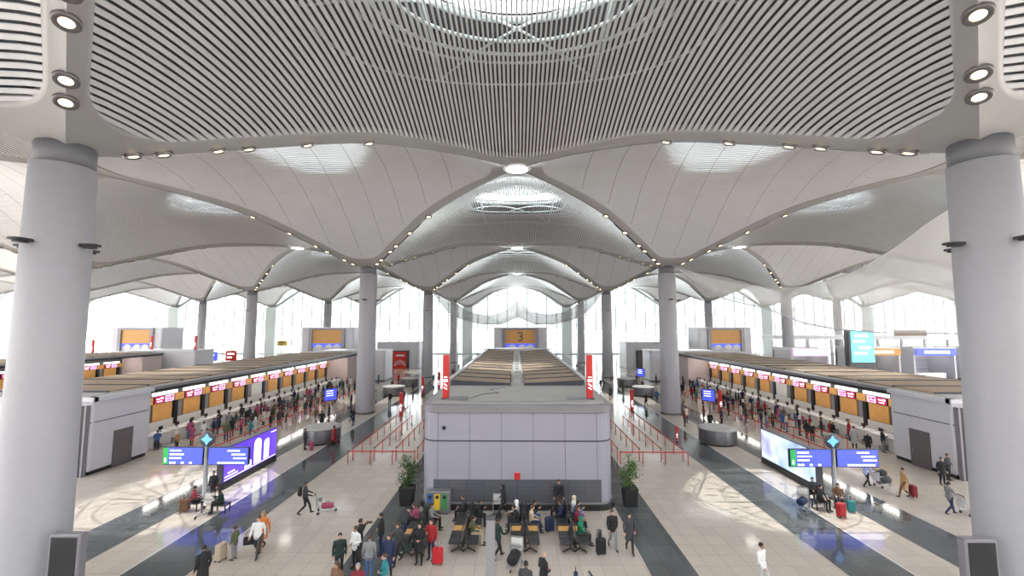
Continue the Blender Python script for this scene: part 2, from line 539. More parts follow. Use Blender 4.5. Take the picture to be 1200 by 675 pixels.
# ------------------------------------------------------------------ floor
def floor_material():
    m = bpy.data.materials.new('polished_floor'); m.use_nodes = True
    nt = m.node_tree; N = nt.nodes; Lk = nt.links
    b = N['Principled BSDF']
    tc = N.new('ShaderNodeTexCoord'); sp = N.new('ShaderNodeSeparateXYZ'); Lk.new(tc.outputs['Object'], sp.inputs[0])
    def math_(op, a, bb=None, c=None):
        n = N.new('ShaderNodeMath'); n.operation = op
        for i, v in enumerate((a, bb, c)):
            if v is None: continue
            if isinstance(v, (int, float)): n.inputs[i].default_value = v
            else: Lk.new(v, n.inputs[i])
        return n.outputs[0]
    ax = math_('ABSOLUTE', sp.outputs['X'])
    def band(lo, hi):
        return math_('MULTIPLY', math_('GREATER_THAN', ax, lo), math_('LESS_THAN', ax, hi))
    dark = math_('ADD', math_('ADD', band(5.5, 7.45), band(13.6, 16.3)), band(18.7, 21.4))
    line = band(16.3, 16.42)
    br = N.new('ShaderNodeTexBrick'); br.offset = 0; br.inputs['Scale'].default_value = 1
    br.inputs['Brick Width'].default_value = .9; br.inputs['Row Height'].default_value = .9
    br.inputs['Mortar Size'].default_value = .010; br.inputs['Mortar Smooth'].default_value = .3
    br.inputs['Color1'].default_value = (.57,.50,.435,1); br.inputs['Color2'].default_value = (.525,.46,.40,1); br.inputs['Mortar'].default_value = (.33,.30,.27,1)
    Lk.new(tc.outputs['Object'], br.inputs['Vector'])
    bd = N.new('ShaderNodeTexBrick'); bd.offset = 0; bd.inputs['Scale'].default_value = 1
    bd.inputs['Brick Width'].default_value = .9; bd.inputs['Row Height'].default_value = .9
    bd.inputs['Mortar Size'].default_value = .008
    bd.inputs['Color1'].default_value = (.085,.092,.098,1); bd.inputs['Color2'].default_value = (.105,.113,.118,1); bd.inputs['Mortar'].default_value = (.05,.055,.06,1)
    Lk.new(tc.outputs['Object'], bd.inputs['Vector'])
    nz = N.new('ShaderNodeTexNoise'); nz.inputs['Scale'].default_value = 9; nz.inputs['Detail'].default_value = 5
    Lk.new(tc.outputs['Object'], nz.inputs['Vector'])
    mx = N.new('ShaderNodeMixRGB'); Lk.new(dark, mx.inputs[0]); Lk.new(br.outputs['Color'], mx.inputs[1]); Lk.new(bd.outputs['Color'], mx.inputs[2])
    ml = N.new('ShaderNodeMixRGB'); Lk.new(line, ml.inputs[0]); Lk.new(mx.outputs[0], ml.inputs[1]); ml.inputs[2].default_value = (.6,.58,.55,1)
    mv = N.new('ShaderNodeMixRGB'); mv.blend_type = 'MULTIPLY'; mv.inputs[0].default_value = .25
    Lk.new(ml.outputs[0], mv.inputs[1]); Lk.new(nz.outputs['Fac'], mv.inputs[2])
    Lk.new(mv.outputs[0], b.inputs['Base Color'])
    b.inputs['Roughness'].default_value = .09
    b.inputs['Specular IOR Level'].default_value = .55
    return m
M_floor = floor_material()
fl = MB(); fl.add([(-210,-40,0),(210,-40,0),(210,163,0),(-210,163,0)], [(0,1,2,3)])
tag(fl.build('floor', M_floor), 'polished beige stone floor with dark grey granite bands', 'floor', kind='structure')
M_apron = mat('apron_concrete', (.55,.56,.56), .9, noise=.08, nscale=.1)
ap = MB(); ap.add([(-900,-400,-.3),(900,-400,-.3),(900,1200,-.3),(-900,1200,-.3)], [(0,1,2,3)])
tag(ap.build('ground', M_apron), 'pale concrete apron outside the far glass wall', 'ground', kind='structure')

# ------------------------------------------------------------------ far glass wall, one arched window a bay
FY = 161.6
def facade():
    fr = MB(); gl = MB()
    n = 48; xs = [-18 + 36*k/n for k in range(n+1)]
    top = lambda x: vault_z(max(-17.9, min(17.9, x)), .8) - .5
    vs = [(x, 0, .4) for x in xs] + [(x, 0, top(x)) for x in xs]
    gl.add(vs, [(k, k+1, n+1+k+1, n+1+k) for k in range(n)])
    for k in range(11):
        x = -18 + 3.6*k
        fr.box(x-.19, x+.19, -.45, .1, 0, top(x))
    for z in (3.6, 7.2, 10.8):
        fr.box(-18, 18, -.12, .1, z-.1, z+.1)
    fr.box(-18, 18, -.25, .15, 0, .45)
    # arched head band
    pts = [(x, top(x)) for x in xs]
    for k in range(n):
        (xa, za), (xb, zb) = pts[k], pts[k+1]
        fr.add([(xa,-.9,za-.1),(xb,-.9,zb-.1),(xb,.2,zb-.1),(xa,.2,za-.1),(xa,-.9,za+1.0),(xb,-.9,zb+1.0),(xb,.2,zb+1.0),(xa,.2,za+1.0)],
               [(3,2,1,0),(4,5,6,7),(0,1,5,4),(2,3,7,6)])
    return fr.mesh('window_frame', M_frame), gl.mesh('window_pane', M_glass)
me_f, me_g = facade()
for n, i in enumerate(range(-5, 6)):
    r_ = bpy.data.objects.new(f'window_{n+1}', None); COL.objects.link(r_); r_.location = (36*i, FY, 0)
    tag(r_, f"tall arched glass bay of the far wall, {side_word(36*i)}", 'window', 'arched bays of the far glass wall', 'structure')
    add_part('window_frame', me_f, r_); add_part('window_pane', me_g, r_)

M_wallb = mat('back_wall_grey', (.42,.42,.43), .6, noise=.03, nscale=.4)
wb = MB(); wb.box(-210, 210, -20.6, -20, 0, 30)
tag(wb.build('wall_back', M_wallb), 'plain grey wall closing the hall behind the gallery', 'wall', kind='structure')
M_pier = mat('pier_pale_green', (.55,.62,.61), .5)
for i in range(-5, 5):
    x = 18 + 36*i
    b = MB(); b.rbox(-1.9, 1.9, -.7, .7, 0, 17.0, .3)
    o = b.build('pillar', M_pier, None, (x, FY - 1.4, 0))
    tag(o, f"wide pale pier of the far glass wall, {ORD[abs(i) if i >= 0 else -i-1]} {'right' if x > 0 else 'left'} of centre", 'pier', 'piers of the far glass wall', 'structure')
# ------------------------------------------------------------------ check-in islands
M_lav = mat('island_lavender_panel', (.36,.35,.41), .35, noise=.02, nscale=.8)
M_islw = mat('island_white_panel', (.58,.575,.61), .4, noise=.02, nscale=.8)
M_pink = mat('island_end_rose', (.62,.52,.51), .5)
M_fascia = mat('fascia_grey', (.25,.24,.265), .35, .2)
M_groove = mat('groove_dark', (.06,.06,.08), .5)
M_slate = bpy.data.materials.new('slate_tile'); M_slate.use_nodes = True
def _slate():
    nt = M_slate.node_tree; b = nt.nodes['Principled BSDF']
    tc = nt.nodes.new('ShaderNodeTexCoord'); mp = nt.nodes.new('ShaderNodeMapping'); mp.inputs['Rotation'].default_value = (R(90), 0, 0)
    br = nt.nodes.new('ShaderNodeTexBrick'); br.inputs['Scale'].default_value = 1; br.offset = 0
    br.inputs['Brick Width'].default_value = .95; br.inputs['Row Height'].default_value = .12
    br.inputs['Mortar Size'].default_value = .012
    br.inputs['Color1'].default_value = (.105,.11,.125,1); br.inputs['Color2'].default_value = (.125,.13,.145,1); br.inputs['Mortar'].default_value = (.05,.05,.06,1)
    nt.links.new(tc.outputs['Object'], mp.inputs[0]); nt.links.new(mp.outputs[0], br.inputs['Vector']); nt.links.new(br.outputs['Color'], b.inputs['Base Color'])
    b.inputs['Roughness'].default_value = .35
_slate()
M_roofgrey = mat('roof_membrane_grey', (.40,.39,.375), .7, noise=.08, nscale=.5)
M_louvre = mat('roof_brown_panel', (.30,.215,.15), .6, noise=.12, nscale=1.2)
M_orange = mat('orange_panel', (.66,.34,.10), .45, noise=.05, nscale=2)
M_charc = mat('charcoal_panel', (.07,.07,.08), .4)
M_door = mat('door_taupe', (.13,.115,.115), .4)
M_red = mat('sign_red', (.62,.03,.025), .35)
M_strip = mat('lit_strip', (.9,.9,.9), .4, emit=(1,.98,.95), es=.9)
M_fill = mat('canopy_fill_strip', (.9,.9,.9), .4, emit=(1,.96,.88), es=14)  # glow of the strips added beneath the side canopies
M_blue = mat('screen_blue', (.05,.08,.5), .25, emit=(.08,.10,.85), es=.75)
M_mag = mat('screen_magenta', (.4,.02,.1), .25, emit=(.55,.012,.09), es=.5)
M_vio = mat('screen_violet', (.4,.3,.5), .25, emit=(.70,.42,.72), es=.9)
M_wht = mat('screen_white', (.8,.8,.8), .25, emit=(.95,.97,1), es=1.3)
M_text = mat('sign_lettering_white', (.9,.9,.9), .4, emit=(.95,.97,1), es=1.2)
M_deskw = mat('desk_white', (.70,.69,.67), .3)
M_steel = mat('brushed_steel', (.38,.38,.39), .35, .8)
M_rail = mat('belt_red', (.55,.05,.04), .6)
M_yel = mat('yellow_paint', (.75,.52,.03), .4)
M_grn = mat('green_sign', (.02,.30,.06), .3, emit=(.01,.30,.05), es=.7)

def roof_panels(mb, x0, x1, y0, y1, z, pitch=2.9, za=0, zb=0):
    """trays with an upstand at their near edge; za, zb lift the two long sides"""
    y = y0
    while y < y1 - .5:
        ye = min(y + pitch - .3, y1)
        mb.add([(x0,y,z+.14+za),(x1,y,z+.14+zb),(x1,ye,z+.13+zb),(x0,ye,z+.13+za),(x0,y,z),(x1,y,z),(x1,ye,z),(x0,ye,z)],
               [(0,1,2,3),(1,5,6,2),(2,6,7,3),(4,0,3,7),(4,5,1,0)])
        mb.add([(x0,y-.1,z+.17+za),(x1,y-.1,z+.17+zb),(x1,y+.02,z+.17+zb),(x0,y+.02,z+.17+za),(x0,y-.1,z),(x1,y-.1,z),(x1,y+.02,z),(x0,y+.02,z)],
               [(0,1,2,3),(4,5,1,0),(1,5,6,2),(2,6,7,3),(4,0,3,7)], 1)
        y += pitch

def central_island():
    r_ = empty('check_in_island', (0, 25.5, 0), 0, 'long lavender-white island block in the middle of the hall with brown roof panels', 'check-in island', 'check-in islands')
    W = 5.42; LN = 55.5
    b = MB(); b.rbox(-W, W, 0, LN, .28, 5.30, .9, n=6); b.build('body', M_lav, r_)
    # panel seams and the dark groove
    g = MB()
    o = rrect(-W-.012, W+.012, -.012, LN+.012, .9, 6)
    g.prism(o, 3.68, 3.76)
    for x in (-4.5,-2.7,-.9,.9,2.7,4.5): g.box(x-.008, x+.008, -.015, 0, .3, 5.3)
    for y in range(3, 54, 3):
        for s_ in (-1, 1): g.box(s_*W-.013, s_*W+.013, y-.01, y+.01, .3, 5.3)
    g.build('groove', M_groove, r_)
    p = MB(); p.prism(rrect(-W-.16, W+.16, -.16, LN+.1, 1.0, 6), 0, .3); p.build('plinth', M_black, r_)
    t = MB(); t.prism(rrect(-W-.06, W+.06, -.06, LN, .95, 6), .3, .40); t.build('kick_rail', M_steel, r_)
    s_ = MB(); s_.box(-4.7, 4.7, -.05, .05, .42, 1.62); s_.build('slate_panel', M_slate, r_)
    f = MB(); f.prism(rrect(-W-.10, W+.10, -.10, LN, .95, 6), 5.30, 5.66); f.prism(rrect(-W-.02, W+.02, -.02, LN, .9, 6), 5.66, 5.72); f.build('fascia', M_fascia, r_)
    rf = MB(); rf.prism(rrect(-W+.35, W-.35, .35, LN-.3, .6, 4), 5.72, 5.78)
    rf.build('roof_deck', M_roofgrey, r_)
    cp = MB()
    for sx in (-1, 1): cp.box(sx*5.18-.17, sx*5.18+.17, 7.6, LN-.6, 5.76, 6.2)
    cp.build('parapet', M_islw, r_)
    for sx in (-1, 1):
        l = MB(); roof_panels(l, min(sx*.55, sx*4.85), max(sx*.55, sx*4.85), 7.9, LN-1, 5.78, 2.9, .22 if sx < 0 else 0, .22 if sx > 0 else 0); l.build('roof_panels', [M_louvre, M_groove], r_)
    ch = MB(); ch.box(-.42, .42, 7.9, LN-.5, 5.78, 5.98); 
    for y in range(9, 54, 3): ch.box(-.2, .2, y, y+.5, 5.98, 6.06)
    ch.build('service_channel', M_roofgrey, r_)
    # loose cable and hatches on the deck
    c = MB(); c.tube([(-4.1,1.6,5.8),(-3,1.5,5.8),(-2.2,3.6,5.8),(-1.2,4.1,5.8),(-1.9,5.4,5.8),(-.4,7.6,5.8)], .022, 6)
    c.tube([(-4.2,1.2,5.8),(-2,.75,5.8),(1,.7,5.8),(3.4,1.1,5.8)], .02, 6)
    c.build('roof_cable', M_fascia, r_)
    for sx in (-1, 1): MB().rbox(sx*3.7-.65, sx*3.7+.65, 1.2, 2.3, 5.78, 5.86, .05).build('roof_hatch', M_fascia, r_)
    # rounded white canopy at the far end
    pts = [(-6.1, LN-2.2), (-5.6, LN-1.2), (-3.5, LN-.2), (0, LN+.1), (3.5, LN-.2), (5.6, LN-1.2), (6.1, LN-2.2), (5.6, LN-3.0), (3.2, LN-4.2), (0, LN-4.7), (-3.2, LN-4.2), (-5.6, LN-3.0)]
    c = MB(); c.prism(pts, 5.95, 6.25); c.build('end_canopy', M_islw, r_)
    # small camera and red call box on the front
    k = MB(); k.lathe([(.001,0),(.09,0),(.11,.06),(.11,.12)], 12, (0,0,0), M=Matrix.Translation((-4.15,0,4.45)) @ Matrix.Rotation(R(90),4,'X')); k.build('camera_dome', M_black, r_)
    MB().rbox(-.16, .16, -.09, .0, 1.62, 2.0, .03).build('red_call_box', M_red, r_)
    return r_
central_island()

SCR = []   # screens to place later
def side_island(s, shift=0, who='left', bays=12, near=True):
    """island whose counters face the centre; s = -1 to the left, 1 to the right"""
    Y0, YE = 30.6, 81.0
    r_ = empty('check_in_island', (s*(29.3+shift), Y0, 0), 0, {'left':'brown-roofed check-in island on the left with a white end block and orange panels','right':'brown-roofed check-in island on the right with a white end block and orange panels','far left':'partly hidden brown-roofed check-in island beyond the left one'}[who], 'check-in island', 'check-in islands')
    X = lambda a: s*a            # outward distance from the aisle face
    def bx(mb, a0, a1, y0, y1, z0, z1, mi=0):
        mb.box(min(X(a0), X(a1)), max(X(a0), X(a1)), y0, y1, z0, z1, mi)
    L = YE - Y0
    b = MB(); b.rbox(min(X(0),X(10.2)), max(X(0),X(10.2)), 0, 4.9, .25, 4.98, .12); b.build('end_block', M_islw, r_)
    g = MB(); bx(g, -.01, .02, .2, 4.7, 3.52, 3.58); bx(g, 0, 10.2, -.02, .02, 3.52, 3.58); g.build('groove', M_groove, r_)
    p = MB(); bx(p, .1, 10.1, .1, 4.8, 0, .25); p.build('plinth', M_black, r_)
    d = MB(); bx(d, -.06, .04, 1.75, 3.35, 0, 2.62)
    dd = d.build('door', M_door, r_)
    h = MB(); bx(h, -.11, -.06, 3.1, 3.14, .9, 1.3); h.build('handle', M_steel, dd)
    f = MB(); bx(f, -.18, .3, -.1, 4.95, 4.98, 5.28); bx(f, -.18, 10.4, -.2, .2, 4.98, 5.28); f.build('fascia', M_islw, r_)
    # dark glazed slot at the near corner
    c = MB(); bx(c, .25, .85, -.28, -.02, 0, 4.7); cc = c.build('corner_screen', M_black, r_)
    c = MB(); bx(c, .12, .25, -.34, -.02, 0, 4.75); bx(c, .85, .95, -.34, -.02, 0, 4.75); c.build('frame', M_fascia, cc)
    w_ = MB(); bx(w_, 3.7, 10.0, 4.9, L, 0, 5.1); w_.build('back_wall', M_charc, r_)
    e = MB(); bx(e, .1, 3.8, L-4.2, L, 0, 4.98); e.build('end_wall', M_pink, r_)
    cn = MB(); bx(cn, -.05, 10.4, 4.95, L, 5.0, 5.28); cn.build('canopy', M_roofgrey, r_)
    ed = MB(); bx(ed, -.12, .1, 4.95, L, 4.84, 5.1); ed.build('canopy_edge', M_black, r_)
    ed = MB(); bx(ed, -.2, .25, 4.95, L, 5.1, 5.32); ed.build('canopy_gutter', M_fascia, r_)
    l = MB(); roof_panels(l, min(X(.7),X(9.9)), max(X(.7),X(9.9)), 1.9, L-.8, 5.30, 3.6); l.build('roof_panels', [M_louvre, M_groove], r_)
    dk = MB(); bx(dk, .2, 10.2, 0, L, 5.24, 5.33); dk.build('roof_deck', M_roofgrey, r_)
    lw = MB(); bx(lw, 3.55, 3.72, 4.95, L-4.3, 0, 1.5); lw.build('lower_wall', M_deskw, r_)
    for k in range(bays):
        yc = 6.9 + 3.7*k
        if yc > L - 5: break
        o = MB(); bx(o, 3.58, 3.72, yc-1.1, yc+1.1, 1.55, 3.1); o.build('orange_panel', M_orange if k != 5 else M_deskw, r_)
        o = MB(); bx(o, 3.46, 3.72, yc+1.3, yc+2.4, 3.13, 3.79); o.build('counter_number_panel', M_orange, r_)
        o = MB(); bx(o, 3.5, 3.72, yc+1.3, yc+1.75, .9, 3.1); o.build('bag_slot', M_black, r_)
        o = MB(); bx(o, 3.62, 3.70, yc+1.8, yc+2.4, .9, 3.2); o.build('grey_panel', M_fascia, r_)
        o = MB(); bx(o, 3.50, 3.72, yc-1.2, yc+1.6, 3.84, 4.12); o.build('clerestory_light', M_strip, r_)
        o = MB(); bx(o, 1.6, 1.85, yc-1.5, yc+1.5, 4.93, 5.0); o.build('canopy_fill_strip', M_fill, r_)  # hidden glowing strip, added to brighten the orange panels below the canopy
        SCR.append((s*(29.3+shift), Y0+yc, s, who, k))
    return r_
side_island(-1, 0, 'left'); side_island(1, 0, 'right'); side_island(-1, 36, 'far left')

# counter displays above each orange panel: a red one and a violet one
def screen_proto(nm, m):
    t = empty('display_screen', (0,0,0), 0, 'x', 'screen')
    MB().box(-.04, .06, -.56, .56, 0, .66).build('casing', M_black, t)
    MB().box(-.055, -.04, -.52, .52, .03, .63).build('screen', m, t)
    q = MB()
    rr = random.Random(3)
    q.box(-.06, -.05, -.40, -.1, .36, .52); q.box(-.06, -.05, 0, .38, .36, .46); q.box(-.06, -.05, -.3, .3, .14, .22)
    q.build('lettering', M_text if m is M_mag else M_mag, t)
    return Proto(t)
sm = screen_proto('a', M_mag); sv = screen_proto('b', M_vio)
for x, y, s, who, k in SCR:
    for q, pr in enumerate((sm, sv)):
        o, _ = pr.put((x + s*3.50, y + (-.58 if q == 0 else .58), 3.13), 0 if s > 0 else PI,
            f"{['crimson','pale violet'][q]} counter display above the {ORD[k]} orange panel of the {who} check-in island", 'counter displays')

# check-in desks with baggage belt
def desk():
    t = empty('check_in_desk', (0,0,0), 0, 'x', 'desk')
    b = MB(); b.rbox(-.45, .45, -.70, .70, .0, 1.08, .1); b.build('body', M_deskw, t)
    b = MB(); b.rbox(-.55, .5, -.74, .74, 1.08, 1.13, .08); b.build('counter_top', M_white, t)
    m = MB(); m.box(-.02, .02, -.22, .22, 1.28, 1.58); m.box(-.03, .03, -.03, .03, 1.13, 1.3); m.box(-.1, .1, -.1, .1, 1.13, 1.145); m.build('monitor', M_black, t)
    b = MB(); b.rbox(-.9, 1.3, .80, 1.10, 0, .34, .06); bb = b.build('baggage_belt', M_steel, t)
    c = MB(); c.box(-.88, 1.28, .84, 1.06, .34, .37); c.build('belt', M_black, bb)
    return Proto(t)
dp = desk()
for x, y, s, who, k in SCR:
    if who == 'far left' and k < 7: continue
    dp.put((x + s*1.5, y + 1.0, 0), 0 if s > 0 else PI, f"white check-in desk just past the {ORD[k]} orange panel of the {who} island", 'check-in desks')
    dp.put((x + s*1.5, y - .85, 0), 0 if s > 0 else PI, f"white check-in desk under the {ORD[k]} orange panel of the {who} island", 'check-in desks')

# towers at the far end of each island with a framed orange number panel
def digit3(mb, y):
    prof = [(-.42,.62),(-.1,.85),(.3,.75),(.42,.45),(.2,.12),(-.08,.05),(.25,-.05),(.45,-.4),(.25,-.75),(-.1,-.85),(-.45,-.62)]
    for i in range(len(prof)-1):
        (a, b), (c, d) = prof[i], prof[i+1]
        mb.bar((a, y, b), (c, y, d), .06, .24)
def digit(mb, ch, y):
    if ch == '3': digit3(mb, y); return
def tower(x, label, ch=None):
    t = empty('number_tower', (x, 88.5, 0), 0, label, 'tower', 'framed number towers at the island ends')
    b = MB(); b.rbox(-5.3, 5.3, 0, 6, 0, 9.9, .5, n=4); b.build('block', M_islw, t)
    f = MB()
    f.box(-3.6, 3.6, -.35, .02, 9.4, 9.75); f.box(-3.6, -2.95, -.35, .02, 5.2, 9.4); f.box(2.95, 3.6, -.35, .02, 5.2, 9.4)
    f.build('frame', M_fascia, t)
    p = MB(); p.box(-2.95, 2.95, -.06, .02, 6.7, 9.4); pp = p.build('orange_panel', M_orange, t)
    if ch:
        d = MB(); digit(d, ch, -.08); d.v = [(a, b_, c + 8.1) for a, b_, c in d.v]; d.build('number', M_charc, pp)
    p = MB(); p.box(-2.95, 2.95, -.08, .02, 6.0, 6.7); p.build('blue_band', M_blue, t)
    q = MB()
    for a in (-1.6, .4, 2.0): q.ell((a, -.1, 6.0), (.75, .05, .5), 12, 6)
    q.build('white_shapes', M_white, t)
    return t
tower(.6, 'grey tower behind the middle island with a framed orange panel numbered 3', '3')
tower(-38.2, 'grey tower behind the left check-in island with a framed orange panel')
tower(41.5, 'grey tower behind the right check-in island with a framed orange panel')
tower(-77, 'grey tower beyond the far left island with a framed orange panel')
def end_box(x0, x1, label):
    t = empty('service_block', ((x0+x1)/2, 82, 0), 0, label, 'service block', 'white service blocks')
    h = (x1-x0)/2
    MB().rbox(-h, h, 0, 5.4, .2, 5.5, .5, n=4).build('body', M_islw, t)
    MB().rbox(-h-.1, h+.1, -.1, 5.5, 5.5, 5.7, .5, n=4).build('cap', M_white, t)
    MB().rbox(-h+.1, h-.1, .1, 5.3, 0, .2, .4).build('plinth', M_black, t)
end_box(-36, -24.5, 'white service block at the far end of the left check-in island')
end_box(24.5, 36, 'white service block at the far end of the right check-in island')
end_box(-73, -60, 'white service block at the far end of the far left island')
def kiosk_hall(x, label):
    t = empty('gate_building', (x, 107, 0), 0, label, 'gate building', 'grey gate buildings')
    MB().rbox(-5.2, 5.2, 0, 8, 0, 6.3, .6, n=4).build('block', M_islw, t)
    f = MB(); f.box(-2.6, 2.6, -.25, .02, 4.0, 4.3); f.box(-2.9, -2.4, -.25, .02, 0, 4.3); f.box(2.4, 2.9, -.25, .02, 0, 4.3); f.build('portal', M_charc, t)
    d = MB(); d.box(-2.4, -1.0, -.06, .02, 0, 4.0); d.build('brown_door', M_door, t)
    p = MB(); p.box(-1.0, 2.4, -.08, .02, 0, 4.0); p.build('red_panel', M_red, t)
    l = MB()
    for k in range(3): l.tube([(-.7+.2*k, -.1, .6), (-.4+.15*k, -.1, 1.5-.3*k), (.7, -.1, 2.0-.4*k), (1.8-.15*k, -.1, 1.5-.3*k), (2.1-.2*k, -.1, .6)], .07, 6)
    l.box(-.3, 1.7, -.1, -.08, 2.9, 3.3); l.build('lettering', M_white, t)
kiosk_hall(-29, 'grey gate building with a red panel beyond the left check-in island')
kiosk_hall(31.5, 'grey gate building with a red panel beyond the right check-in island')

# ------------------------------------------------------------------ information drums
M_drum = mat('drum_grey_metal', (.19,.19,.20), .35, .5)
def drum():
    t = empty('information_drum', (0,0,0), 0, 'x', 'counter')
    MB().lathe([(1.52,.12),(1.55,.2),(1.55,1.2),(1.52,1.25)], 40).build('body', M_drum, t)
    MB().lathe([(1.46,0),(1.46,.12)], 40).build('plinth', M_black, t)
    MB().lathe([(1.62,1.25),(1.64,1.28),(1.62,1.33),(1.0,1.36)], 40).build('counter_top', M_roofgrey, t)
    g = MB()
    for k in range(12):
        a = 2*PI*k/12; g.bar((1.552*math.cos(a), 1.552*math.sin(a), .2), (1.552*math.cos(a), 1.552*math.sin(a), 1.2), .02, .02)
    g.build('panel_joints', M_charc, t)
    return Proto(t)
drp = drum()
for x, y, lb in ((-17.3,39.8,'round steel information drum behind the violet screen, left aisle'),(17.6,39.8,'round steel information drum behind the white screen, right aisle'),
                 (-18.3,66,'round steel drum between second and third columns, left aisle'),(18.6,66,'round steel drum between second and third columns, right aisle'),
                 (-18.3,76,'round steel drum before the third column, left aisle'),(18.6,76,'round steel drum before the third column, right aisle')):
    drp.put((x, y, 0), 0, lb, 'round steel drums')

# ------------------------------------------------------------------ big advertising screens
M_purple = bpy.data.materials.new('screen_purple'); M_purple.use_nodes = True
def _scr(m, ramp, scale, es):
    nt = m.node_tree; b = nt.nodes['Principled BSDF']
    tc = nt.nodes.new('ShaderNodeTexCoord'); n = nt.nodes.new('ShaderNodeTexNoise'); n.inputs['Scale'].default_value = scale; n.inputs['Detail'].default_value = 3
    r_ = nt.nodes.new('ShaderNodeValToRGB')
    r_.color_ramp.elements[0].position = ramp[0][0]; r_.color_ramp.elements[0].color = (*ramp[0][1], 1)
    r_.color_ramp.elements[1].position = ramp[-1][0]; r_.color_ramp.elements[1].color = (*ramp[-1][1], 1)
    for p, c in ramp[1:-1]:
        e = r_.color_ramp.elements.new(p); e.color = (*c, 1)
    nt.links.new(tc.outputs['Object'], n.inputs['Vector']); nt.links.new(n.outputs['Fac'], r_.inputs['Fac'])
    nt.links.new(r_.outputs['Color'], b.inputs['Emission Color']); b.inputs['Emission Strength'].default_value = es
    b.inputs['Base Color'].default_value = (.02,.02,.04,1); b.inputs['Roughness'].default_value = .25
_scr(M_purple, [(.35,(.09,.03,.62)),(.65,(.16,.07,.85))], .25, 1.0)
M_pale = bpy.data.materials.new('screen_pale_blue'); M_pale.use_nodes = True
_scr(M_pale, [(.32,(.20,.34,.85)),(.45,(.50,.66,.95)),(.55,(.75,.84,.95)),(.68,(.42,.42,.92))], .38, .85)
def billboard(x, s, label, m):
    t = empty('advertising_screen', (x, 31.2, 0), 0, label, 'screen', 'large advertising screens')
    MB().rbox(-.28, .28, -3.05, 3.05, 0, .38, .06).build('plinth', M_black, t)
    MB().box(-.2, .2, -3.05, 3.05, .38, 2.52).build('casing', M_charc, t)
    for q in (-1, 1):
        o = MB(); o.box(q*.21-.012, q*.21+.012, -2.98, 2.98, .44, 2.46)
        p = o.build('screen', m, t)
        k = MB()
        def bx(y0, y1, z0, z1): k.box(q*.225-.004, q*.225+.004, y0, y1, z0, z1)
        if s < 0:
            pr = lambda pts: k.add([(q*.228, y, z) for y, z in pts], [tuple(range(len(pts)))])
            # two tall pale bottles, small ones, and a skyline strip
            pr([(.15,.62),(1.0,.62),(1.0,2.0),(.85,2.2),(.55,2.3),(.3,2.2),(.15,2.0)])
            pr([(1.35,.62),(2.0,.62),(2.0,1.85),(1.9,2.0),(1.5,1.95),(1.35,1.8)])
            pr([(-.9,.62),(-.1,.62),(-.15,1.0),(-.4,1.1),(-.8,.95)])
            for z0, a, b in ((.66,-2.9,-1.6),(.85,-2.6,-1.9)): bx(a, b, z0, z0+.07)
            bx(2.2, 2.9, 2.28, 2.33); bx(-2.9, 2.9, .5, .54)
        else:
            bx(-1.2, -.2, 1.2, 1.25); bx(-.9, -.5, 1.05, 1.1)
        k.build('artwork', M_text if s < 0 else M_blue, p)
billboard(-18.6, -1, 'violet advertising screen with pale bottle shapes, left aisle', M_purple)
billboard(18.6, 1, 'pale blue and white advertising screen, right aisle', M_pale)

# ------------------------------------------------------------------ direction signs on poles
M_star = mat('star_light_blue', (.1,.3,.7), .3, emit=(.12,.38,.95), es=.9)
def way_sign(x, s, label):
    t = empty('direction_sign', (x, 27.3, 0), 0, label, 'direction sign', 'direction signs on poles')
    MB().lathe([(.32,0),(.32,.03),(.13,.06),(.125,2.9)], 20).build('pole', M_steel, t)
    for q in (-1, 1):
        a0, a1 = (.16, 2.62) if q > 0 else (-2.62, -.16)
        MB().box(a0, a1, -.09, .09, 1.82, 2.86).build('casing', M_black, t)
        for fy in (-1, 1):
            p = MB(); p.box(a0+.03, a1-.03, fy*.097-.006, fy*.097+.006, 1.86, 2.83); pp = p.build('sign_face', M_blue, t)
            k = MB(); rr = random.Random(5+q)
            for row in range(3):
                z = 2.62 - .22*row
                xx = a0+.44 if q < 0 else a1-.1-rr.uniform(.7, 1.3)
                n = rr.choice((6,7,8))
                for c in range(n):
                    wd = rr.uniform(.05, .16)
                    if xx + wd > a1-.06: break
                    k.box(xx, xx+wd, fy*.106-.004, fy*.106+.004, z, z+.085); xx += wd + .03
            xx = a0 + (.44 if q < 0 else .6)
            while xx < a1 - .35:
                k.box(xx, xx+.16, fy*.106-.004, fy*.106+.004, 1.90, 2.0); xx += .21 if rr.random() < .8 else .5
            k.build('lettering', M_text, pp)
            if q < 0:
                g = MB(); g.box(a0+.03, a0+.34, fy*.108-.004, fy*.108+.004, 1.86, 2.83); gg = g.build('exit_block', M_grn, t)
                i = MB(); i.ell((a0+.18, fy*.114, 2.2), (.05,.004,.05), 8, 6); i.box(a0+.13, a0+.23, fy*.114-.003, fy*.114+.003, 1.98, 2.14); i.build('running_figure', M_text, gg)
    d = MB(); d.lathe([(.001,-.07),(.44,-.07),(.46,-.03),(.46,.03),(.44,.07),(.001,.07)], 32, M=Matrix.Translation((0,0,3.32)) @ Matrix.Rotation(R(90),4,'X')); dd = d.build('compass_disc', M_charc, t)
    st = MB()
    for fy in (-1, 1):
        star = []
        for k in range(8):
            r_ = .36 if k % 2 == 0 else .2
            star.append((r_*math.sin(PI*k/4), fy*.078, 3.32 + r_*math.cos(PI*k/4)))
        st.add(star, [tuple(range(8)) if fy < 0 else tuple(range(8))[::-1]])
    st.build('star_emblem', M_star, dd)
    MB().lathe([(.07,2.86),(.07,2.95)], 12).build('stem', M_steel, t)
way_sign(-18.9, -1, 'blue direction sign on a pole before the violet screen, left aisle')
way_sign(18.9, 1, 'blue direction sign on a pole before the pale blue screen, right aisle')

